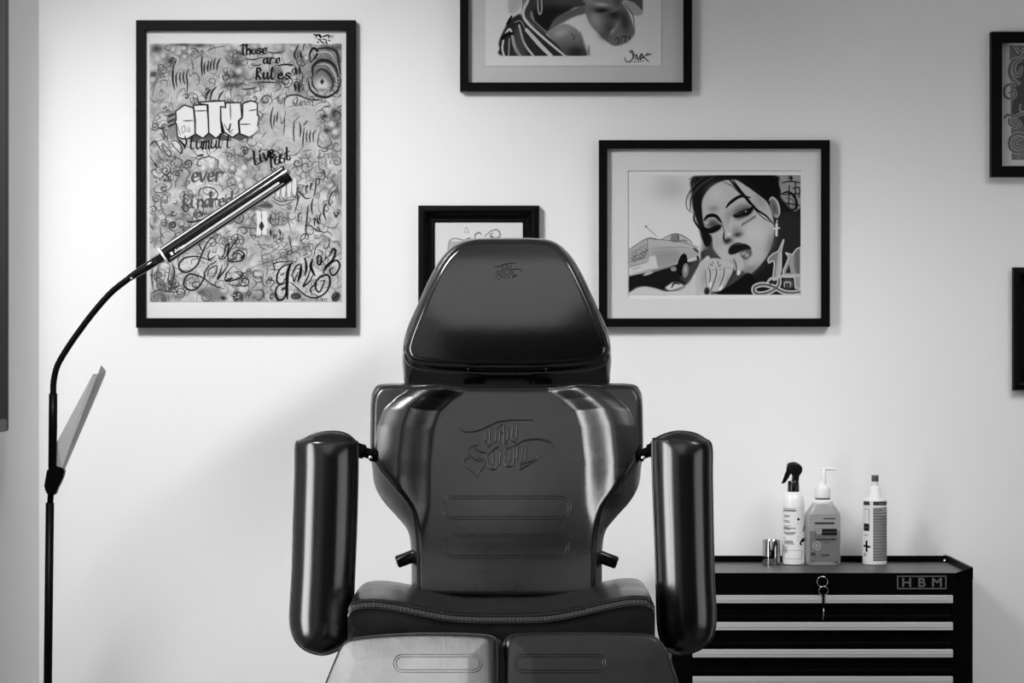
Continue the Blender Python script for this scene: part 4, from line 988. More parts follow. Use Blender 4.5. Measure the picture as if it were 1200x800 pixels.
def oval(face, part, x0, x1, y0, y1, rad=0.0008, gap=3.0):
    for g in (0, gap):
        r = (y1 - y0) / 2 - g; cy = (y0 + y1) / 2; pts = []
        a, b = x0 + (y1 - y0) / 2, x1 - (y1 - y0) / 2
        for x in np.linspace(a, b, 16): pts.append((x, cy - r))
        for t in np.linspace(-90, 90, 12)[1:-1]: pts.append((b + r * math.cos(R(t)), cy + r * math.sin(R(t))))
        for x in np.linspace(b, a, 16): pts.append((x, cy + r))
        for t in np.linspace(90, 270, 12)[1:-1]: pts.append((a + r * math.cos(R(t)), cy + r * math.sin(R(t))))
        sub('stitched_oval', tube([face(x, y, rad * .2) for x, y in pts], rad, 6, True), leather_s, part)
def stitches(pts, part, length=.0045, gap=.003, rad=.0006, m=None):
    q = resample(np.array([tuple(p) for p in pts]), int(sum((Vector(pts[i]) - Vector(pts[i - 1])).length for i in range(1, len(pts))) / (length + gap)) * 2 + 1, False)
    ms = [tube([q[i], q[i + 1]], rad, 5) for i in range(0, len(q) - 1, 2)]
    return sub('stitching', joinm(ms), m or stitch, part)

# --- headrest
pl = Plane(594, 358, 5.43, 8)
hf = [(0, 281.5), (30, 281.5), (50, 284.5), (65, 295), (79, 314), (97, 352), (110, 382), (117, 402), (117.5, 412), (110, 421), (90, 425.5), (50, 428), (0, 429)]
hb = [(0, 279.5), (32, 280), (54, 283), (72, 297), (86, 318), (104, 356), (118, 388), (122, 412), (121.5, 437), (117, 452), (90, 460), (50, 463), (0, 464)]
def h_head(u, v, e): return 0.012 - 0.55 * v ** 2 - 0.20 * u ** 2 - 0.002
hr, edge, face, fo = cushion('headrest', pl, mirror(hf, 594), mirror(hb, 594), h_head, .012, .085, chair, leather_head)
sub('piping', tube(edge, .0032, 8, True), leather_s, hr)
k = .93
logo(face, hr, 576.5, 302, 24.6, .0011)
low = [pl.xyz(u * 1.012, v * 1.0 - .012, -.02) for u, v in fo if v < -.08]
low.sort(key=lambda p: p.x)
sub('seam_piping', tube(low, .0026, 8), leather_s, hr)
for x in (549, 640):
    sub('seam', tube([pl.xyz((x - 594) * 5.43 / F, pl.uv(x, 431, 0)[1], -.006), pl.xyz((x - 594) * 5.43 / F, pl.uv(x, 452, -.08)[1] - .001, -.075)], .0022, 8), leather_s, hr)

# --- backrest
pl = Plane(593.8, 575, 5.28, 9)
bf = [(0, 454.5), (50, 454), (100, 452.8), (142, 453), (152, 459), (156, 471), (156.7, 500), (156.5, 530), (150, 547), (130, 572), (113, 593), (107, 614), (104.5, 640), (103.5, 688), (99, 696), (60, 698.5), (0, 699)]
bb = [(0, 450), (50, 450), (100, 449.5), (145, 450), (155, 457), (158, 471), (158, 510), (157.5, 548), (154, 570), (144, 588), (128, 606), (116, 622), (112, 645), (111, 692), (104, 698), (60, 700), (0, 700)]
kx = 5.28 / F
def h_back(u, v, e):
    y = 575 - v / kx
    c = np.interp(y, [440, 455, 466, 480, 500, 540, 590, 625, 660], [37, 45, 61, 76, 83, 87, 87, 92, 98]) * kx
    H = np.interp(y, [440, 470, 500, 560, 600, 630, 655, 700], [.034, .041, .043, .043, .036, .018, .003, 0])
    s = sstep((np.abs(u) - c) / (43 * kx))
    roll = np.clip((np.abs(u) - c - 38 * kx) / (30 * kx), 0, 1)
    return H * s - H * 0.35 * roll ** 2 + 0.010 * np.exp(-((y - 620) / 60) ** 2) * np.exp(-(u / .12) ** 2) - 0.28 * (v + .02) ** 2 * (v > -.02) + .006 * sstep((y - 640) / 60)
bk, edge, face, fo = cushion('backrest', pl, mirror(bf, 593.8), mirror(bb, 593.8), h_back, .010, .075, chair, leather, rings=110, N=420)
sub('piping', tube(edge, .0022, 8, True), leather_s, bk)
ed2 = [Vector(p) + Vector((0, .006, 0)) + (Vector(p) - pl.O).normalized() * .0026 for p in edge]
stitches([p for p in ed2[25:400]], bk, .004, .003, .0006)
logo(face, bk, 530, 470, 7.27, .0018)
oval(face, bk, 516.5, 669.5, 581, 608)
oval(face, bk, 518, 667.5, 626, 653.5)

# --- armrests (folded upright)
def arm(outline, px, py, yaw, sgn):
    p = Plane(px, py, 5.16, 3, yaw)
    B = .047; nr_, nc_ = 110, 41
    out_ = p.out(outline, 0.0, N=300)
    top_, bot_ = out_[:, 1].max(), out_[:, 1].min()
    tt = (1 - np.cos(np.linspace(0, math.pi, nr_))) / 2
    lev = bot_ + 2e-4 + (top_ - bot_ - 4e-4) * tt; lo, hi = np.zeros(nr_), np.zeros(nr_)
    nx_ = np.roll(out_, -1, 0)
    for i_, y_ in enumerate(lev):
        c_ = (out_[:, 1] > y_) != (nx_[:, 1] > y_)
        xs_ = out_[c_, 0] + (y_ - out_[c_, 1]) / (nx_[c_, 1] - out_[c_, 1]) * (nx_[c_, 0] - out_[c_, 0])
        lo[i_], hi[i_] = xs_.min(), xs_.max()
    half = (hi - lo) / 2; mid = (hi + lo) / 2
    G = (half / half.max()) ** .75
    dt = np.clip((top_ - lev) / .05, 0, 1); G *= .55 + .45 * np.sqrt(1 - (1 - dt) ** 2)
    q = np.sin(np.linspace(-math.pi / 2, math.pi / 2, nc_))
    Fq = (1 - np.abs(q) ** 2.3) ** .62
    V = []; Fa = []
    for y_, m_, a_, g_ in zip(lev, mid, half, G):
        V += [p.xyz(m_ + a_ * t, y_, B * g_ * s) for t, s in zip(q, Fq)]
    nb = len(V)
    for y_, m_, a_, g_ in zip(lev, mid, half, G):
        V += [p.xyz(m_ + a_ * t * .97, y_, -.028 * (1 - abs(t) ** 6)) for t in q]
    for k0 in (0, nb):
        for r in range(nr_ - 1):
            for c_ in range(nc_ - 1):
                a0 = k0 + r * nc_ + c_; Fa.append((a0, a0 + 1, a0 + nc_ + 1, a0 + nc_))
    for r in range(nr_ - 1):
        for c_ in (0, nc_ - 1):
            a0 = r * nc_ + c_; Fa.append((a0, a0 + nc_, nb + a0 + nc_, nb + a0))
    for r in (0, nr_ - 1):
        for c_ in range(nc_ - 1):
            a0 = r * nc_ + c_; Fa.append((a0, a0 + 1, nb + a0 + 1, nb + a0))
    o = link('armrest', fix(mesh(V, Fa)), leather_s, chair, True, 60)
    sub('piping', tube([p.xyz(u, v, 0) for u, v in out_], .0026, 8, True), leather_s, o)
    return o, p
al = [(347, 521), (351, 517), (358, 514), (368, 509), (383, 506.2), (398, 506.5), (408, 510), (415, 516), (418.5, 523), (418.6, 560), (417, 620), (414.5, 680), (412, 735), (405, 753), (392, 763), (376, 766.5), (358, 761), (346, 749), (340.5, 730), (341, 705), (343, 670), (345, 600), (346.5, 550)]
ar = [(765, 518), (769, 514), (778, 509.5), (790, 506.3), (802, 506), (815, 508.5), (826, 514.5), (833.5, 523), (834, 560), (835, 620), (836.5, 680), (838.3, 715), (837, 738), (829, 754), (814, 763), (797, 766), (783, 761.5), (775, 750), (771, 730), (769.5, 680), (767.5, 620), (765.3, 560)]
arm_l, pL = arm(al, 380, 640, 0, -1)
arm_r, pR = arm(ar, 800, 640, 0, 1)
for sgn, part, x0, x1 in ((-1, arm_l, 412, 441), (1, arm_r, 748, 771)):
    y0 = 529
    a = P(x0, y0 - 4 if sgn < 0 else y0 + 5, 5.27); b = P(x1, y0 + 5 if sgn < 0 else y0 - 4, 5.27)
    if sgn > 0: a, b = P(x0, y0 + 5, 5.27), P(x1, y0 - 4, 5.27)
    q = [a.lerp(b, t) for t in (0, .15, .2, .5, .55, .75, .8, 1)]
    rr = [.017, .017, .014, .014, .010, .010, .013, .013]
    if sgn > 0: rr = rr[::-1]
    o = link('arm_bracket', tube(q, rr, 16), blackmetal, chair, True, 40)
    c = a.lerp(b, .78 if sgn < 0 else .22)
    sub('bolt', lathe([(0.0001, 0), (.004, 0), (.004, .003), (.0001, .004)], c + Vector((0, -.014, -.006)), 12, (0, -1, 0)), chrome, o)
# recline levers
for sgn, cx, cy in ((-1, 473, 656.5), (1, 715, 657.5)):
    a = P(cx - sgn * 16, cy - 7, 5.31); b = P(cx + sgn * 8, cy + 2, 5.31)
    o = link('recline_lever', tube([a, b.lerp(a, .06), b], [.0125, .0125, .0105], 18), gloss, chair, True, 40)

# --- seat
scx = 587.5; D0 = 4.95
kx0 = D0 / F
prof_x = np.array([-180, -177, -170, -160, -150, -137, -112, -87, -62, -40, 0, 40, 62, 87, 112, 137, 150, 160, 170, 177, 180.]) * kx0 + (scx - 600) * kx0
prof_y = np.array([716, 706.5, 703, 701.8, 701.6, 702.5, 707, 712.5, 717, 718.6, 719, 718.6, 717, 712, 706, 700.5, 698.5, 698, 699, 703, 712])
xs = np.interp(np.linspace(0, 1, 121), np.linspace(0, 1, len(prof_x)), prof_x)
zt = CZ - (np.interp(xs, prof_x, prof_y) - 400) * kx0
zt = np.convolve(np.r_[[zt[0]] * 3, zt, [zt[-1]] * 3], np.ones(7) / 7, 'valid')
def seat_sec(x, z):
    s = [(D0 + .03, .755), (D0 + .004, .757), (D0, .765), (D0 - .001, z - .028), (D0 - .0005, z - .0145)]
    for t in np.linspace(0, 90, 7): s.append((D0 + .013 - .014 * math.cos(R(t)), z - .014 + .014 * math.sin(R(t))))
    for y in np.linspace(D0 + .04, D0 + .38, 14): s.append((y, z + .0045 * math.sin((y - D0 - .01) / .37 * math.pi)))
    s += [(D0 + .395, z - .004), (D0 + .4, z - .015), (D0 + .4, .765), (D0 + .39, .755)]
    return s
V = []; Fa = []; secs = [seat_sec(x, z) for x, z in zip(xs, zt)]; n = len(secs[0])
for x, sc in zip(xs, secs): V += [(x, y, z) for y, z in sc]
for i in range(len(xs) - 1):
    for j in range(n):
        k2 = (j + 1) % n; Fa.append((i * n + j, i * n + k2, (i + 1) * n + k2, (i + 1) * n + j))
Fa.append(tuple(range(n))); Fa.append(tuple(range((len(xs) - 1) * n, len(xs) * n)))
seat = link('seat', fix(mesh(V, Fa)), leather, chair, True, 50)
for off, rr in ((-.0165, .0020), (-.004, .0018)):
    sub('seam_piping', tube([(x, D0 - .0005 + (.003 if off > -.01 else 0), z + off) for x, z in zip(xs[2:-2], zt[2:-2])], rr, 8), leather_s, seat)
for off in (-.0125, -.0085):
    stitches([Vector((x, D0 - .0012 + (.0006 if off > -.01 else 0), z + off)) for x, z in zip(xs[3:-3], zt[3:-3])], seat, .0042, .0028, .0010)
link('seat_base', box(-.26, .24, 4.98, 5.32, .70, .756, .01), blackmetal, chair)

# --- leg rests
def leg(outline, back, px, py, d, tilt, yaw, ov, name='leg_rest'):
    p = Plane(px, py, d, tilt, yaw)
    def hfn(u, v, e): return .006 * np.sqrt(np.clip(e / .05, 0, 1))
    o, edge, fc, fo_ = cushion(name, p, outline, back, hfn, .010, .05, chair, leather, rings=60, N=320)
    sub('piping', tube(edge, .0026, 8, True), leather_s, o)
    oval(fc, o, *ov)
    return o
ll = [(575, 744), (560, 741.5), (530, 740.3), (490, 740.2), (450, 742), (420, 745), (407, 748), (398, 755), (391, 770), (384, 787), (377, 806), (366, 850), (362, 900), (372, 940), (400, 962), (470, 970), (545, 965), (572, 950), (580, 920), (580, 850), (580, 790), (579.5, 752)]
lr = [(597, 745), (607, 741.5), (640, 740.3), (690, 740), (745, 741), (764, 743), (775, 750), (783, 762), (789, 778), (796, 800), (806, 850), (810, 900), (800, 940), (772, 962), (700, 970), (625, 965), (600, 950), (591, 920), (590, 850), (590.5, 790), (592, 755)]
leg(ll, None, 480, 800, 4.80, 25, -27, (461, 640 - 75, 766.5, 787.5))
leg(lr, None, 690, 800, 4.80, 25, 12, (603, 710, 766.5, 788))
link('leg_frame', joinm([box(-.2, .2, 4.93, 4.99, .66, .70, .005), box(-.12, -.08, 4.80, 4.96, .64, .67, .005), box(.10, .14, 4.80, 4.96, .64, .67, .005)]), blackmetal, chair)
sc_ = P(585.8, 787, 4.83)  # small white box between the leg rests
link('white_piece', box(sc_.x - .0035, sc_.x + .0035, sc_.y, sc_.y + .004, sc_.z - .03, sc_.z + .008, .001), mat('plain_white', .75, .4), chair, label='small white piece between the leg rests')
# --- pedestal down to the floor
link('lift_column', lathe([(.075, .04), (.075, .40), (.06, .40), (.06, .705)], (CH.x, CH.y, 0), 32), blackmetal, chair, True, 40)
link('base_plate', lathe([(.30, 0), (.30, .02), (.28, .035), (.08, .05), (.0001, .05)], (CH.x, CH.y, 0), 48), blackmetal, chair, True, 40)
link('back_post', joinm([box(-.10, -.06, 5.45, 5.48, .74, 1.29, .004), box(.04, .08, 5.45, 5.48, .74, 1.29, .004), box(-.10, .08, 5.30, 5.48, .72, .75, .004)]), blackmetal, chair)
# ------------------------------------------------------------------ tool trolley
TF, TB = 6.12, 6.455          # front and back distance
kf = TF / F
tl, tr = (787 - 600) * kf, (1140.3 - 600) * kf
def zf(py): return CZ - (py - 400) * kf
zt_side, zt_front, z_tray = zf(664.6), zf(671.2), zf(671.2) - .002
tro = thing('tool_trolley', 'black steel tool trolley with aluminium drawer pulls against the wall', 'tool trolley', ((tl + tr) / 2, (TF + TB) / 2, 0))
zb = .15
b = link('cabinet_body', joinm([box(tl, tl + .045, TF + .002, TB, zb, z_tray - .004, .002), box(tr - .045, tr, TF + .002, TB, zb, z_tray - .004, .002),
      box(tl + .04, tr - .04, TF + .03, TB, zb, z_tray - .006), box(tl, tr, TF + .002, TB, zb - .03, zb, .002),
      box(tl + .04, tr - .04, TF + .001, TF + .04, zf(696), z_tray - .003, .001)]), blackmetal, tro)
tray = mat('tray_mat', .055, .38, bump=('n', 40, .05, .001))
link('tray_floor', box(tl + .004, tr - .004, TF + .004, TB - .004, z_tray - .004, z_tray), tray, tro)
# rims: low front, high sides and back, chamfered front corners
def rim(pts, th, nm):
    """vertical plate through plan points with top heights"""
    V = []; Fa = []
    for (x, y, z) in pts: V += [(x, y, z_tray - .012), (x, y, z)]
    n = len(pts)
    nx, ny = th
    V += [(x + nx, y + ny, z) for (x, y, z) in V]
    m_ = 2 * n
    for i in range(n - 1):
        a = 2 * i
        Fa += [(a, a + 2, a + 3, a + 1), (m_ + a, m_ + a + 1, m_ + a + 3, m_ + a + 2), (a + 1, a + 3, m_ + a + 3, m_ + a + 1), (a, m_ + a, m_ + a + 2, a + 2)]
    Fa += [(0, 1, m_ + 1, m_), (2 * n - 2, m_ + 2 * n - 2, m_ + 2 * n - 1, 2 * n - 1)]
    return link(nm, fix(mesh(V, Fa)), blackmetal, tro)
rim([(tl, TB, zt_side), (tr, TB, zt_side)], (0, -.004), 'tray_rim')
for x, s in ((tl, 1), (tr, -1)):
    rim([(x, TF, zt_side), (x, TB, zt_side)], (s * .006, 0), 'tray_rim')
    rim([(x, TF, zt_side), (x + s * .012, TF, zt_side - .003), (x + s * .038, TF, zt_front)], (0, .003), 'tray_corner')
rim([(tl + .03, TF, zt_front), (tr - .03, TF, zt_front)], (0, .003), 'tray_rim')
o = link('screw_and_reflection', lathe([(.0001, 0), (.0045, .001), (.005, .004), (.003, .0075), (.0001, .009)], P(1107, 656.5, TB - .02) + Vector((0, 0, -.002)), 16, (0, -1, .35)), chrome, tro, True)  # two beads: a screw and its reflection, both modelled solid
o = link('screw_and_reflection', lathe([(.0001, 0), (.0035, .001), (.004, .003), (.0001, .005)], P(1107, 650.2, TB - .006), 16, (0, -1, .2)), chrome, tro, True)
# drawers
dl, dr = (811.5 - 600) * kf, (1116 - 600) * kf
ys = [697, 728.6, 760.4, 792, 823.6]
heights = [31.6] * 5
top = ys[0]; drawers = []
for i in range(5): drawers.append((ys[i], ys[i] + 31.6))
drawers += [(855.2, 915), (915, 985)]
for (a, bb_) in drawers:
    z1, z0 = zf(a), zf(bb_) + .001
    d = link('drawer_front', joinm([box(dl, dr, TF + .006, TF + .03, z0 + .003, z1 - .006, .0015), box(dl + .004, dr - .004, TF + .003, TF + .007, zf(a + 22), zf(a + 9.5), .001), box(dl + .002, dr - .002, TF + .004, TF + .0075, zf(a + 26.5), zf(a + 23.8), .0012)]), blackmetal, tro)
    h = box(dl, dr, TF - .010, TF + .004, zf(a + 9.2), z1, .0012)
    lip = box(dl, dr, TF - .011, TF - .0095, zf(a + 5.4), zf(a + 4.4), .0002)
    hh = bpy.data.objects.new('drawer_pull', joinm([h, lip])); C.objects.link(hh); hh.data.materials.append(alu)
    hh.parent = d
# badge
bd = link('badge', joinm([box((1051 - 600) * kf, (1109 - 600) * kf, TF - .002, TF + .001, zf(690), zf(674.3))]), blackmetal, tro)
badge_m = mat('badge_print', .10, .5)
fr = []
for (x0, y0, x1, y1) in ((1051, 674.3, 1109, 675.6), (1051, 688.7, 1109, 690), (1051, 675, 1052.6, 689.5), (1107.5, 675, 1109, 689.5)):
    fr.append(box((x0 - 600) * kf, (x1 - 600) * kf, TF - .0026, TF - .001, zf(y1), zf(y0)))
def bsub(name, me, m, parent):
    ob = bpy.data.objects.new(name, me); C.objects.link(ob); me.materials.append(m); ob.parent = parent; return ob
bsub('badge_border', joinm(fr), badge_m, bd)
tm = text_mesh('HBM', .0285, .0005, .0004, 1.75)
cxs = [v.co.x for v in tm.vertices]; cys = [v.co.y for v in tm.vertices]
wx, wy = max(cxs) - min(cxs), max(cys) - min(cys); mx, my = (max(cxs) + min(cxs)) / 2, (max(cys) + min(cys)) / 2
c = P(1080.5, 682.2, TF - .0028)
for v in tm.vertices:
    v.co = Vector((c.x + (v.co.x - mx) / wx * 46.5 * kf, c.y + v.co.z, c.z + (v.co.y - my) / wy * 10.6 * kf))
bsub('lettering', tm, badge_m, bd)
# lock, castors, side handle
link('lock', joinm([lathe([(.0001, 0), (.009, 0), (.009, .004), (.0075, .006), (.0001, .006)], P(963.5, 681.5, TF + .0008), 24, (0, -1, 0))]), gloss, tro, True, 40)
for x in (tl + .06, tr - .06):
    for y in (TF + .06, TB - .06):
        cst = link('castor', joinm([lathe([(.012, .06), (.02, .065), (.02, zb - .03)], (x, y, 0), 16), box(x - .02, x + .02, y - .012, y + .03, .05, .10, .004)]), blackmetal, tro)
        bsub('castor_wheel', lathe([(.0001, -.012), (.045, -.012), (.048, -.006), (.048, .006), (.045, .012), (.0001, .012)], (x, y + .02, .048), 24, (1, 0, 0)), rubber, cst)
# keys hanging in the lock
kroot = thing('key_ring', 'two small round-headed keys hanging from the trolley lock', 'keys', P(963.5, 690, TF - .02))
def ring(cx, cy, r, w, d, tilt=0):
    pts = [P(cx + r * math.cos(t), cy + r * math.sin(t), d) + Vector((0, .004 * math.sin(t) * tilt, 0)) for t in np.linspace(0, 6.2832, 29)[:-1]]
    return tube(pts, w, 8, True)
kd = TF - .012
link('key_bow', ring(963.7, 681.5, 6.2, .0011, kd), chrome, kroot, True)
link('key_bow_disc', lathe([(.0001, -.001), (.0105, -.001), (.0105, .001), (.0001, .001)], P(963.7, 681.5, kd), 20, (0, 1, 0)), blackmetal, kroot, True, 40)
link('split_ring', ring(965, 692, 5.4, .0009, kd - .002, .6), chrome, kroot, True)
link('key_head', lathe([(.0001, -.0012), (.0085, -.0012), (.0085, .0012), (.0001, .0012)], P(965, 692, kd + .001), 20, (0, 1, .1)), blackmetal, kroot, True, 40)
link('key_blade', tube([P(965, 696, kd), P(965, 711, kd), P(964.8, 720, kd), P(964.2, 726, kd)], [.0030, .0026, .0015, .0013], 8), blackmetal, kroot, True)
link('key_edge', tube([P(965.2, 712, kd - .002), P(965.1, 720, kd - .002), P(964.3, 725.5, kd - .002)], .0008, 6), chrome, kroot, True)

# ------------------------------------------------------------------ bottles on the tray
BD = 6.375; kb = BD / F
white_p = mat('white_plastic', .78, .28)
white_m = mat('white_satin', .74, .4)
black_p = mat('black_plastic', .006, .22)
grey_c = mat('grey_cap', .06, .45)
def zb_(py): return CZ - (py - 400) * kb
zb0 = z_tray + .0004
def zz(py): return zb_(py) + (zb0 - zb_(658.7))
def prof(rows): return [(r * kb, zz(y) - zb0) for r, y in rows]
def curved(art, cx, rpx, name, root, white=.74, lift=1.012):
    def place(X, Y):
        t = np.arcsin(np.clip((X - cx) / rpx, -1, 1)); r = rpx * kb * lift
        xc = (cx - 600) * kb
        return xc + r * np.sin(t), BD - r * np.cos(t), zb0 + (658.7 - Y) * kb
    return art.build(name, root, place, white)
# spray bottle
cx = 929.8; X0 = (cx - 600) * kb
sp = thing('spray_bottle', 'white spray bottle with a black trigger head and dark leaf print', 'bottle', (X0, BD, zb0))
link('bottle_body', lathe(prof([(.01, 658.7), (11.5, 658.7), (12.9, 657.5), (13.1, 655), (13.1, 590), (12.8, 584), (11.6, 579), (9.5, 575.5), (7.2, 573.8), (6.2, 573)]), (X0, BD, zb0), 48), white_p, sp, True, 40)
link('collar', lathe(prof([(6.8, 573.4), (6.9, 572.8), (6.6, 562), (6.0, 560.8), (.01, 560.8)]), (X0, BD, zb0), 32), black_p, sp, True, 40)
hd = [(922.5, 541), (926, 539.2), (931.5, 538.6), (936, 540.5), (939.3, 544), (940.2, 547.5), (939, 551.5), (936.3, 555.5), (935.4, 561.2), (928.3, 561.2), (928.2, 554.5), (926.5, 552.5), (924, 547), (922.2, 543)]
def slab(poly, th, name, root, m, bev=.003):
    hpts = [Vector(((x - 600) * kb, 0, zz(y))) for x, y in poly]
    n = len(hpts); V = [(p.x, BD - th / 2, p.z) for p in hpts] + [(p.x, BD + th / 2, p.z) for p in hpts]
    Fa = [tuple(range(n)), tuple(reversed(range(n, 2 * n)))] + [(i, (i + 1) % n, n + (i + 1) % n, n + i) for i in range(n)]
    me = fix(mesh(V, Fa)); bm_ = bmesh.new(); bm_.from_mesh(me)
    bmesh.ops.bevel(bm_, geom=[e for e in bm_.edges if abs(e.verts[0].co.y - e.verts[1].co.y) < 1e-6], offset=bev, segments=3, affect='EDGES', profile=.5)
    bm_.to_mesh(me); bm_.free(); return link(name, me, m, root, True, 40)
slab([tuple(q) for q in crv(hd, 3, True)], .017, 'spray_head', sp, black_p, .003)
slab([tuple(q) for q in crv([(922.3, 543), (925.5, 545), (927, 551), (923, 559), (919.5, 563), (915.5, 563.6), (918.5, 558.5), (921, 550)], 3, True)], .010, 'trigger', sp, black_p, .002)
a = Art(917.2, 590.5, 942.4, 655, 4.0, 0.98, 3)
a.crop(914, 580, 10)
r = a.rng
for (y, x0, x1, w, g) in [(128, 40, 165, 8, .55), (150, 45, 175, 18, .35), (210, 45, 105, 10, .45), (222, 45, 90, 9, .5), (268, 45, 95, 10, .45), (283, 45, 105, 9, .45), (328, 45, 115, 8, .55), (345, 45, 85, 9, .45), (356, 45, 172, 12, .45), (368, 45, 110, 10, .4), (404, 45, 165, 9, .5), (415, 45, 165, 9, .45), (427, 60, 140, 9, .45), (468, 40, 55, 9, .5), (500, 50, 135, 8, .5), (513, 50, 140, 9, .45), (525, 50, 140, 9, .45), (538, 50, 155, 9, .45), (572, 70, 95, 8, .6)]:
    x = x0
    while x < x1:
        l = r.uniform(8, 26); a.stroke([(x, y), (min(x + l, x1), y)], w, g + r.uniform(-.1, .1), .9, .1); x += l + 5
a.blob(204, 250, 16, 17, .04, 1, 0, 6)
a.stroke([(290, 240), (285, 320), (262, 395)], 20, .05, 1, .5); a.stroke([(285, 480), (250, 495), (228, 530), (240, 550)], 22, .04, 1, .3); a.stroke([(240, 510), (285, 500)], 24, .04); a.blob(265, 490, 22, 18, .05, 1)
a.stroke([(45, 615), (245, 612), (245, 712), (45, 712)], 5, .6, 1, 0, True, False); a.fill([(35, 550), (75, 600), (70, 640), (35, 640)], .6, .7, 8)
for (x, y) in [(195, 300), (200, 455), (200, 490), (265, 635)]: a.blob(x, y, 6, 10, .5, .8)
curved(a, cx, 13.1, 'label', sp)
# pump bottle
cx = 964; X1 = (cx - 600) * kb
pp = thing('pump_bottle', 'translucent grey soap bottle with white pump, standing beside the white spray bottle', 'bottle', (X1, BD, zb0))
def rbox_loft(rows, cx, depth_k, name, root, m, cap=True, segs=40, pw=3.2):
    V = []; Fa = []
    xc = (cx - 600) * kb
    for (hw, y, dk) in rows:
        for k in range(segs):
            t = 2 * math.pi * k / segs; c_, s_ = math.cos(t), math.sin(t)
            V.append((xc + hw * kb * math.copysign(abs(c_) ** (2 / pw), c_), BD + hw * kb * dk * math.copysign(abs(s_) ** (2 / pw), s_), zz(y)))
    n = len(rows)
    for i in range(n - 1):
        for k in range(segs):
            k2 = (k + 1) % segs; Fa.append((i * segs + k, i * segs + k2, (i + 1) * segs + k2, (i + 1) * segs + k))
    Fa.append(tuple(range(segs))); Fa.append(tuple(range((n - 1) * segs, n * segs)))
    return link(name, fix(mesh(V, Fa)), m, root, True, 50)
clear_p = mat('translucent_plastic', .50, .25, alpha=.45)
liquid = mat('soap', .16, .25)
rbox_loft([(19.5, 658.7, .62), (20.6, 657.3, .62), (20.9, 654, .62), (20.9, 602, .62), (20.2, 598, .62), (14, 589, .75), (11.5, 586.5, .85)], cx, .62, 'bottle_body', pp, clear_p)
rbox_loft([(19, 658.2, .60), (20.2, 655, .60), (20.2, 618, .60)], cx, .6, 'soap', pp, liquid)
rbox_loft([(20.0, 617.9, .59), (20.0, 603, .59), (19.3, 599, .58), (13.4, 590, .7)], cx, .6, 'upper_shell', pp, mat('hazy_plastic', .30, .35))
link('neck', lathe(prof([(11.8, 587.2), (11.9, 584.5), (10.5, 582.8), (8.5, 582.3), (8.5, 580)]), (X1, BD, zb0), 32), white_m, pp, True, 40)
link('pump_collar', lathe(prof([(9.4, 580.6), (9.6, 579.8), (9.6, 569.2), (9.2, 568.4), (6.8, 568), (3.4, 563), (2.9, 562)]), (X1, BD, zb0), 32), white_p, pp, True, 40)
link('neck_ring', lathe(prof([(8.8, 582.4), (8.8, 580.2)]), (X1, BD, zb0), 24), black_p, pp)
link('pump_stem', lathe(prof([(3.3, 563), (3.1, 548.5), (2.6, 547.8), (.01, 547.8)]), (X1 + 1.2 * kb, BD, zb0), 24), white_p, pp, True, 40)
link('pump_nozzle', joinm([tube([Vector(((961.5 - 600) * kb, BD, zz(547))), Vector(((965 - 600) * kb, BD, zz(546.8))), Vector(((971 - 600) * kb, BD, zz(546.6))), Vector(((980 - 600) * kb, BD, zz(547.4)))], [.0030, .0038, .0032, .0022], 12), lathe([(.0001, 0), (.0042, 0), (.0042, .002), (.003, .003), (.0001, .003)], (X1, BD, zz(547.8)), 20)]), white_p, pp, True, 40)
ins = Art(947.5, 598.5, 982.5, 654, 4.0, .64, 8); ins.crop(940, 580, 10)
ins.fill([(0, 387), (500, 387), (500, 800), (0, 800)], .47, 1, smooth=False)
r = ins.rng
ins.blob(100, 186, 40, 6, .98, .9); ins.stroke([(80, 186), (360, 188)], 5, .75, .7)
def micro(art, y, x0, x1, w, g):
    x = x0
    while x < x1:
        l = r.uniform(8, 24); art.stroke([(x, y), (min(x + l, x1), y)], w, g + r.uniform(-.05, .05), .9, .1); x += l + 4
micro(ins, 243, 240, 370, 16, .28); micro(ins, 296, 140, 355, 24, .22); ins.stroke([(140, 325), (370, 325)], 3, .5, 1, 0)
ins.fill([(218, 360), (392, 360), (392, 438), (218, 438)], .12, 1, smooth=False); micro(ins, 398, 235, 375, 14, .3); ins.blob(185, 400, 30, 28, .55, .8); ins.stroke([(150, 400), (180, 410), (205, 400), (190, 385)], 12, .75); ins.stroke([(135, 360), (215, 360)], 4, .35, 1, 0); ins.stroke([(135, 360), (135, 740)], 4, .3, 1, 0); ins.stroke([(135, 438), (392, 438)], 4, .35, 1, 0)
micro(ins, 455, 140, 370, 6, .32); micro(ins, 484, 155, 380, 20, .2); micro(ins, 508, 190, 360, 9, .32); micro(ins, 527, 230, 300, 8, .35)
ins.ell(158, 558, 48, 50, .70); ins.ell(158, 558, 36, 38, .42); ins.ell(158, 558, 22, 23, .68); ins.blob(158, 558, 10, 10, .5)
micro(ins, 668, 218, 290, 24, .28); ins.stroke([(140, 686), (290, 686)], 4, .3, 1, 0); micro(ins, 655, 105, 128, 40, .28); ins.blob(115, 625, 10, 9, .25); ins.stroke([(105, 610), (130, 640)], 8, .6)
def pl_(X, Y): return (X - 600) * kb, np.full_like(X, BD - 20.9 * kb * .62 - .0006) + 0 * X, zb0 + (658.7 - Y) * kb
lab = ins.build('label', pp, pl_, .74)
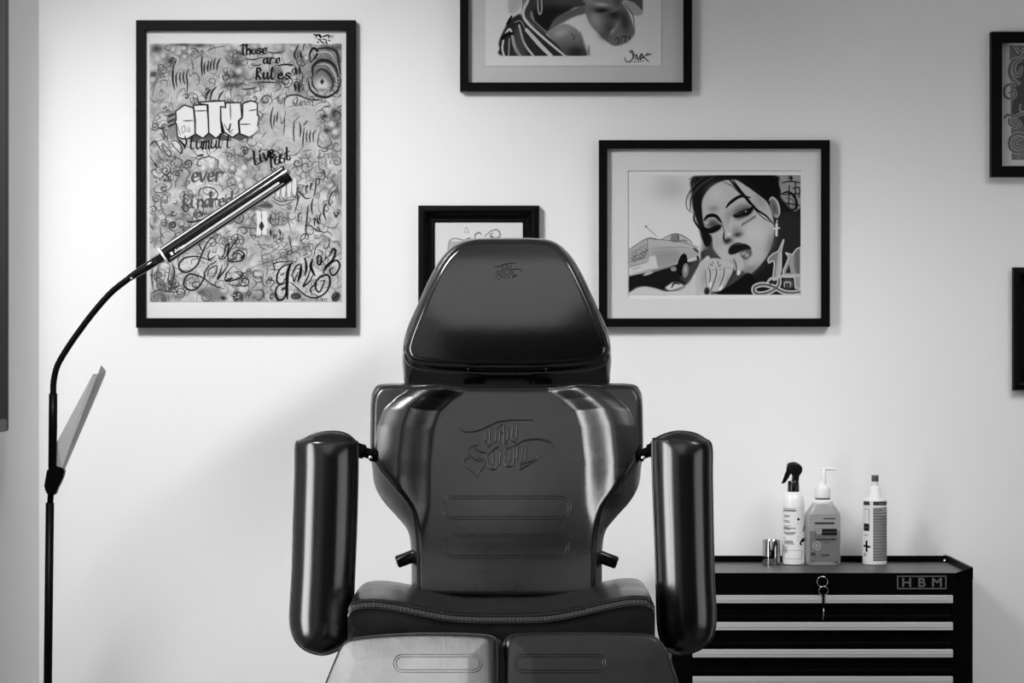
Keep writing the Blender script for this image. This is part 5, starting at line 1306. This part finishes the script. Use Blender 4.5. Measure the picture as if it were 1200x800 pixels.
# third bottle
cx = 1025; X2 = (cx - 600) * kb
tb = thing('dispenser_bottle', 'white cylindrical bottle with a grey nozzle cap and grey text panel', 'bottle', (X2, BD, zb0))
link('bottle_body', lathe(prof([(.01, 658.7), (12.8, 658.7), (14, 657.4), (14.1, 655), (14.1, 583), (13.6, 581.6), (9.4, 581), (9.2, 580)]), (X2, BD, zb0), 48), white_p, tb, True, 40)
link('stepped_neck', lathe(prof([(8.8, 581.2), (8.9, 580), (8.3, 576), (8, 575.5), (7.6, 574.8), (7.2, 569), (6.8, 568.4), (4.6, 566.5), (4.4, 561.5), (.01, 561.5)]), (X2, BD, zb0), 36), white_m, tb, True, 40)
link('nozzle_cap', lathe(prof([(4.2, 561.8), (4.2, 555), (3.8, 554.2), (.01, 554.2)]), (X2 + .4 * kb, BD, zb0), 28), grey_c, tb, True, 40)
a = Art(1011.6, 584, 1038.5, 655.5, 4.0, .98, 12); a.crop(980, 540, 6.15)
r = a.rng
a.fill([(190, 272), (232, 272), (232, 300), (190, 300)], .3, 1, smooth=False); a.fill([(255, 272), (370, 272), (370, 300), (255, 300)], .28, 1, smooth=False); micro(a, 288, 300, 365, 6, .55)
a.fill([(255, 316), (370, 316), (370, 700), (255, 700)], .5, 1, smooth=False)
for y in range(322, 698, 7): micro(a, y, 258, 368, 3.5, .68 if y % 3 else .35)
for y in (330, 345, 365): micro(a, y, 320, 362, 6, .85)
a.fill([(195, 432), (230, 432), (230, 484), (195, 484)], .15, 1, smooth=False); a.stroke([(198, 328), (228, 328), (228, 425)], 4, .6, 1, 0, False, False); micro(a, 460, 198, 226, 6, .4); micro(a, 515, 198, 222, 6, .5)
a.stroke([(212, 560), (212, 630)], 12, .04, 1, 0); a.stroke([(198, 592), (230, 598)], 14, .04, 1, 0); a.blob(203, 655, 6, 12, .4)
curved(a, cx, 14.1, 'label', tb)
# chrome cap
X3 = (903.6 - 600) * kb
cp = thing('chrome_cap', 'short mirror chrome bottle cap standing beside the spray bottle', 'cap', (X3, BD, zb0))
link('cap_shell', lathe([(.0001, 0), (.0206, 0), (.0208, .001), (.0208, .056), (.0198, .0575), (.0190, .0565), (.0185, .05), (.0001, .05)], (X3, BD - .006, zb0), 40), mat('mirror', .40, .06, metal=1.0), cp, True, 40)
# ------------------------------------------------------------------ floor lamp
LD = 5.9
base = P(56, 400, LD)
bx = base.x
lamp = thing('floor_lamp', 'black gooseneck floor lamp with a slim bar head in the corner', 'floor lamp', (bx, LD, 0))
link('lamp_base', lathe([(.0001, 0), (.105, 0), (.108, .006), (.105, .014), (.02, .022), (.012, .03), (.0001, .03)], (bx, LD, 0), 48), blackmetal, lamp, True, 40)
link('pole', tube([Vector((bx - .004, LD, .02)), P(56, 800, LD), P(58.5, 589, LD)], .0092, 16), blackmetal, lamp, True)
link('pole_sleeve', tube([P(58.7, 592, LD), P(59.5, 578, LD)], .0068, 14), blackmetal, lamp, True)
j = [(51, 572), (55, 549), (63, 546), (75, 549), (74.5, 556), (70, 567), (66, 574), (65, 580), (55, 580), (54, 576)]
me = prism(j, LD + .014, LD - .014)
bm_ = bmesh.new(); bm_.from_mesh(me); bmesh.ops.bevel(bm_, geom=list(bm_.edges), offset=.003, segments=2, affect='EDGES'); bm_.to_mesh(me); bm_.free()
jt = link('joint', me, blackmetal, lamp, True, 40)
ub = [P(61, 553, LD), P(61.3, 545, LD), P(62, 500, LD), P(62.3, 461, LD)]
link('upper_pole', tube(ub, [.0075, .0088, .0094, .0092], 16), blackmetal, lamp, True)
goose = crv([(62.3, 463), (63, 446), (67.5, 428), (79, 408), (95, 385), (112, 363), (131, 342), (152, 325.5), (160, 320.5)], 14)
gp = [P(x, y, LD) for x, y in goose]
n = len(gp)
fine = resample(np.array([tuple(p) for p in gp]), 260, False)
link('gooseneck', tube(fine, [.0068 + .0006 * math.sin(i * 1.6) for i in range(260)], 12), blackmetal, lamp, True)
link('neck_arm', tube([P(151, 326, LD), P(157, 322, LD), P(170, 314, LD), P(191, 300.5, LD)], [.0074, .0082, .0090, .0094], 16), gloss, lamp, True)
link('arm_screw', lathe([(.0001, 0), (.0032, 0), (.0032, .002), (.0001, .003)], P(153.8, 326.2, LD - .0075), 14, (0, -1, 0)), chrome, lamp, True)
# head: bar from (191,299) to (336,204), 22 px across
A = Vector((191.5, 299.5)); B = Vector((331.5, 206.0)); ax = (B - A).normalized(); nr = Vector((ax.y, -ax.x))   # nr points up-left in the picture
if nr.y > 0: nr = -nr
def hp(t, s, dd=0.0):
    q = A + ax * t + nr * s
    return P(q.x, q.y, LD + dd)
Lh = (B - A).length
ku = LD / F
def bar(t0, t1, prof2):
    """prof2: closed section (s px across, depth m towards the viewer)"""
    V = []; Fa = []; n = len(prof2)
    for t in (t0, t1):
        for s, dd in prof2: V.append(hp(t, s, -dd))
    for i in range(n):
        k2 = (i + 1) % n; Fa.append((i, k2, n + k2, n + i))
    Fa += [tuple(range(n)), tuple(reversed(range(n, 2 * n)))]
    return fix(mesh(V, Fa))
sec = [(11 * math.cos(t) - 0.5, .0190 * math.sin(t)) for t in np.linspace(0, 6.2832, 33)[:-1]]
head = link('lamp_head', bar(0, Lh, sec), gloss, lamp, True, 40)
def lsub(name, me, m, parent, smooth=True, label=None):
    ob = bpy.data.objects.new(name, me); C.objects.link(ob); me.materials.append(m); ob.parent = parent
    if smooth:
        me.polygons.foreach_set('use_smooth', [True] * len(me.polygons)); me.set_sharp_from_angle(angle=R(40))
    if label: ob['label'] = label
    return ob
endc = [(10.8 * math.cos(t) - 0.5, .0188 * math.sin(t)) for t in np.linspace(0, 6.2832, 33)[:-1]]
lsub('end_cap', bar(Lh, Lh + 7, endc), black_p, head)
silver = mat('brushed_silver', .72, .3, metal=.3)
diff = mat('diffuser', .6, .3)
lsub('end_ring', bar(-1.5, 1.0, [(11.4 * math.cos(t) - .5, .0197 * math.sin(t)) for t in np.linspace(0, 6.2832, 33)[:-1]]), silver, head)
def strip(s0, s1, t0, t1, lift, th=.0012):
    def hh(s): 
        c = max(-1, min(1, (s + .5) / 11)); return .019 * math.sqrt(max(0, 1 - c * c))
    ss = np.linspace(s0, s1, 7)
    pr = [(s, hh(s) + lift) for s in ss] + [(s, hh(s) + lift - th) for s in ss[::-1]]
    return bar(t0, t1, pr)
lsub('highlight_strip', strip(7.5, 8.9, 2, Lh + 4, .0005), silver, head)  # silver strips laid where the glossy tube shows highlights
lsub('diffuser', strip(-5.6, -2.9, 22, Lh - 8, .0008), diff, head, label='pale light diffuser strip')
lsub('highlight_strip', strip(-8.2, -7.0, 4, Lh - 4, .0006), silver, head)
rows = []
r2 = random.Random(4)
lsub('logo_dot', strip(-5.2, -1.6, 8, 11, .0009), white_p, head)
for i in range(8):
    t = 13.5 + i * 1.75; hgt = r2.choice([0, .0, 1.2, .6])
    lsub('logo_mark', strip(-5.0, -2.6 + hgt, t, t + 1.15, .0009), white_p, head)
# second, clear folded shade held in the joint
frost = mat('frosted_acrylic', .30, .35, alpha=.7)
q1 = [(65, 548), (66.5, 518), (109, 438), (114.5, 438), (73, 547)]
q2 = [(73, 547), (113.5, 441), (118.5, 427.5), (124, 434.5), (123.5, 439), (76, 549.5)]
def sheet3(poly, dd):
    n = len(poly); f = [P(x, y, LD + d_) for (x, y), d_ in zip(poly, dd)]
    V = f + [p + Vector((0, .002, 0)) for p in f]
    return fix(mesh(V, [tuple(range(n)), tuple(reversed(range(n, 2 * n)))] + [(i, (i + 1) % n, n + (i + 1) % n, n + i) for i in range(n)]))
sh = link('clear_shade', sheet3(q1, [.012, .016, .016, -.008, -.008]), frost, lamp, label='pale frosted plastic shade')
lsub('shade_flap', sheet3(q2, [-.008, -.008, -.002, .012, .012, .012]), frost, sh, False)
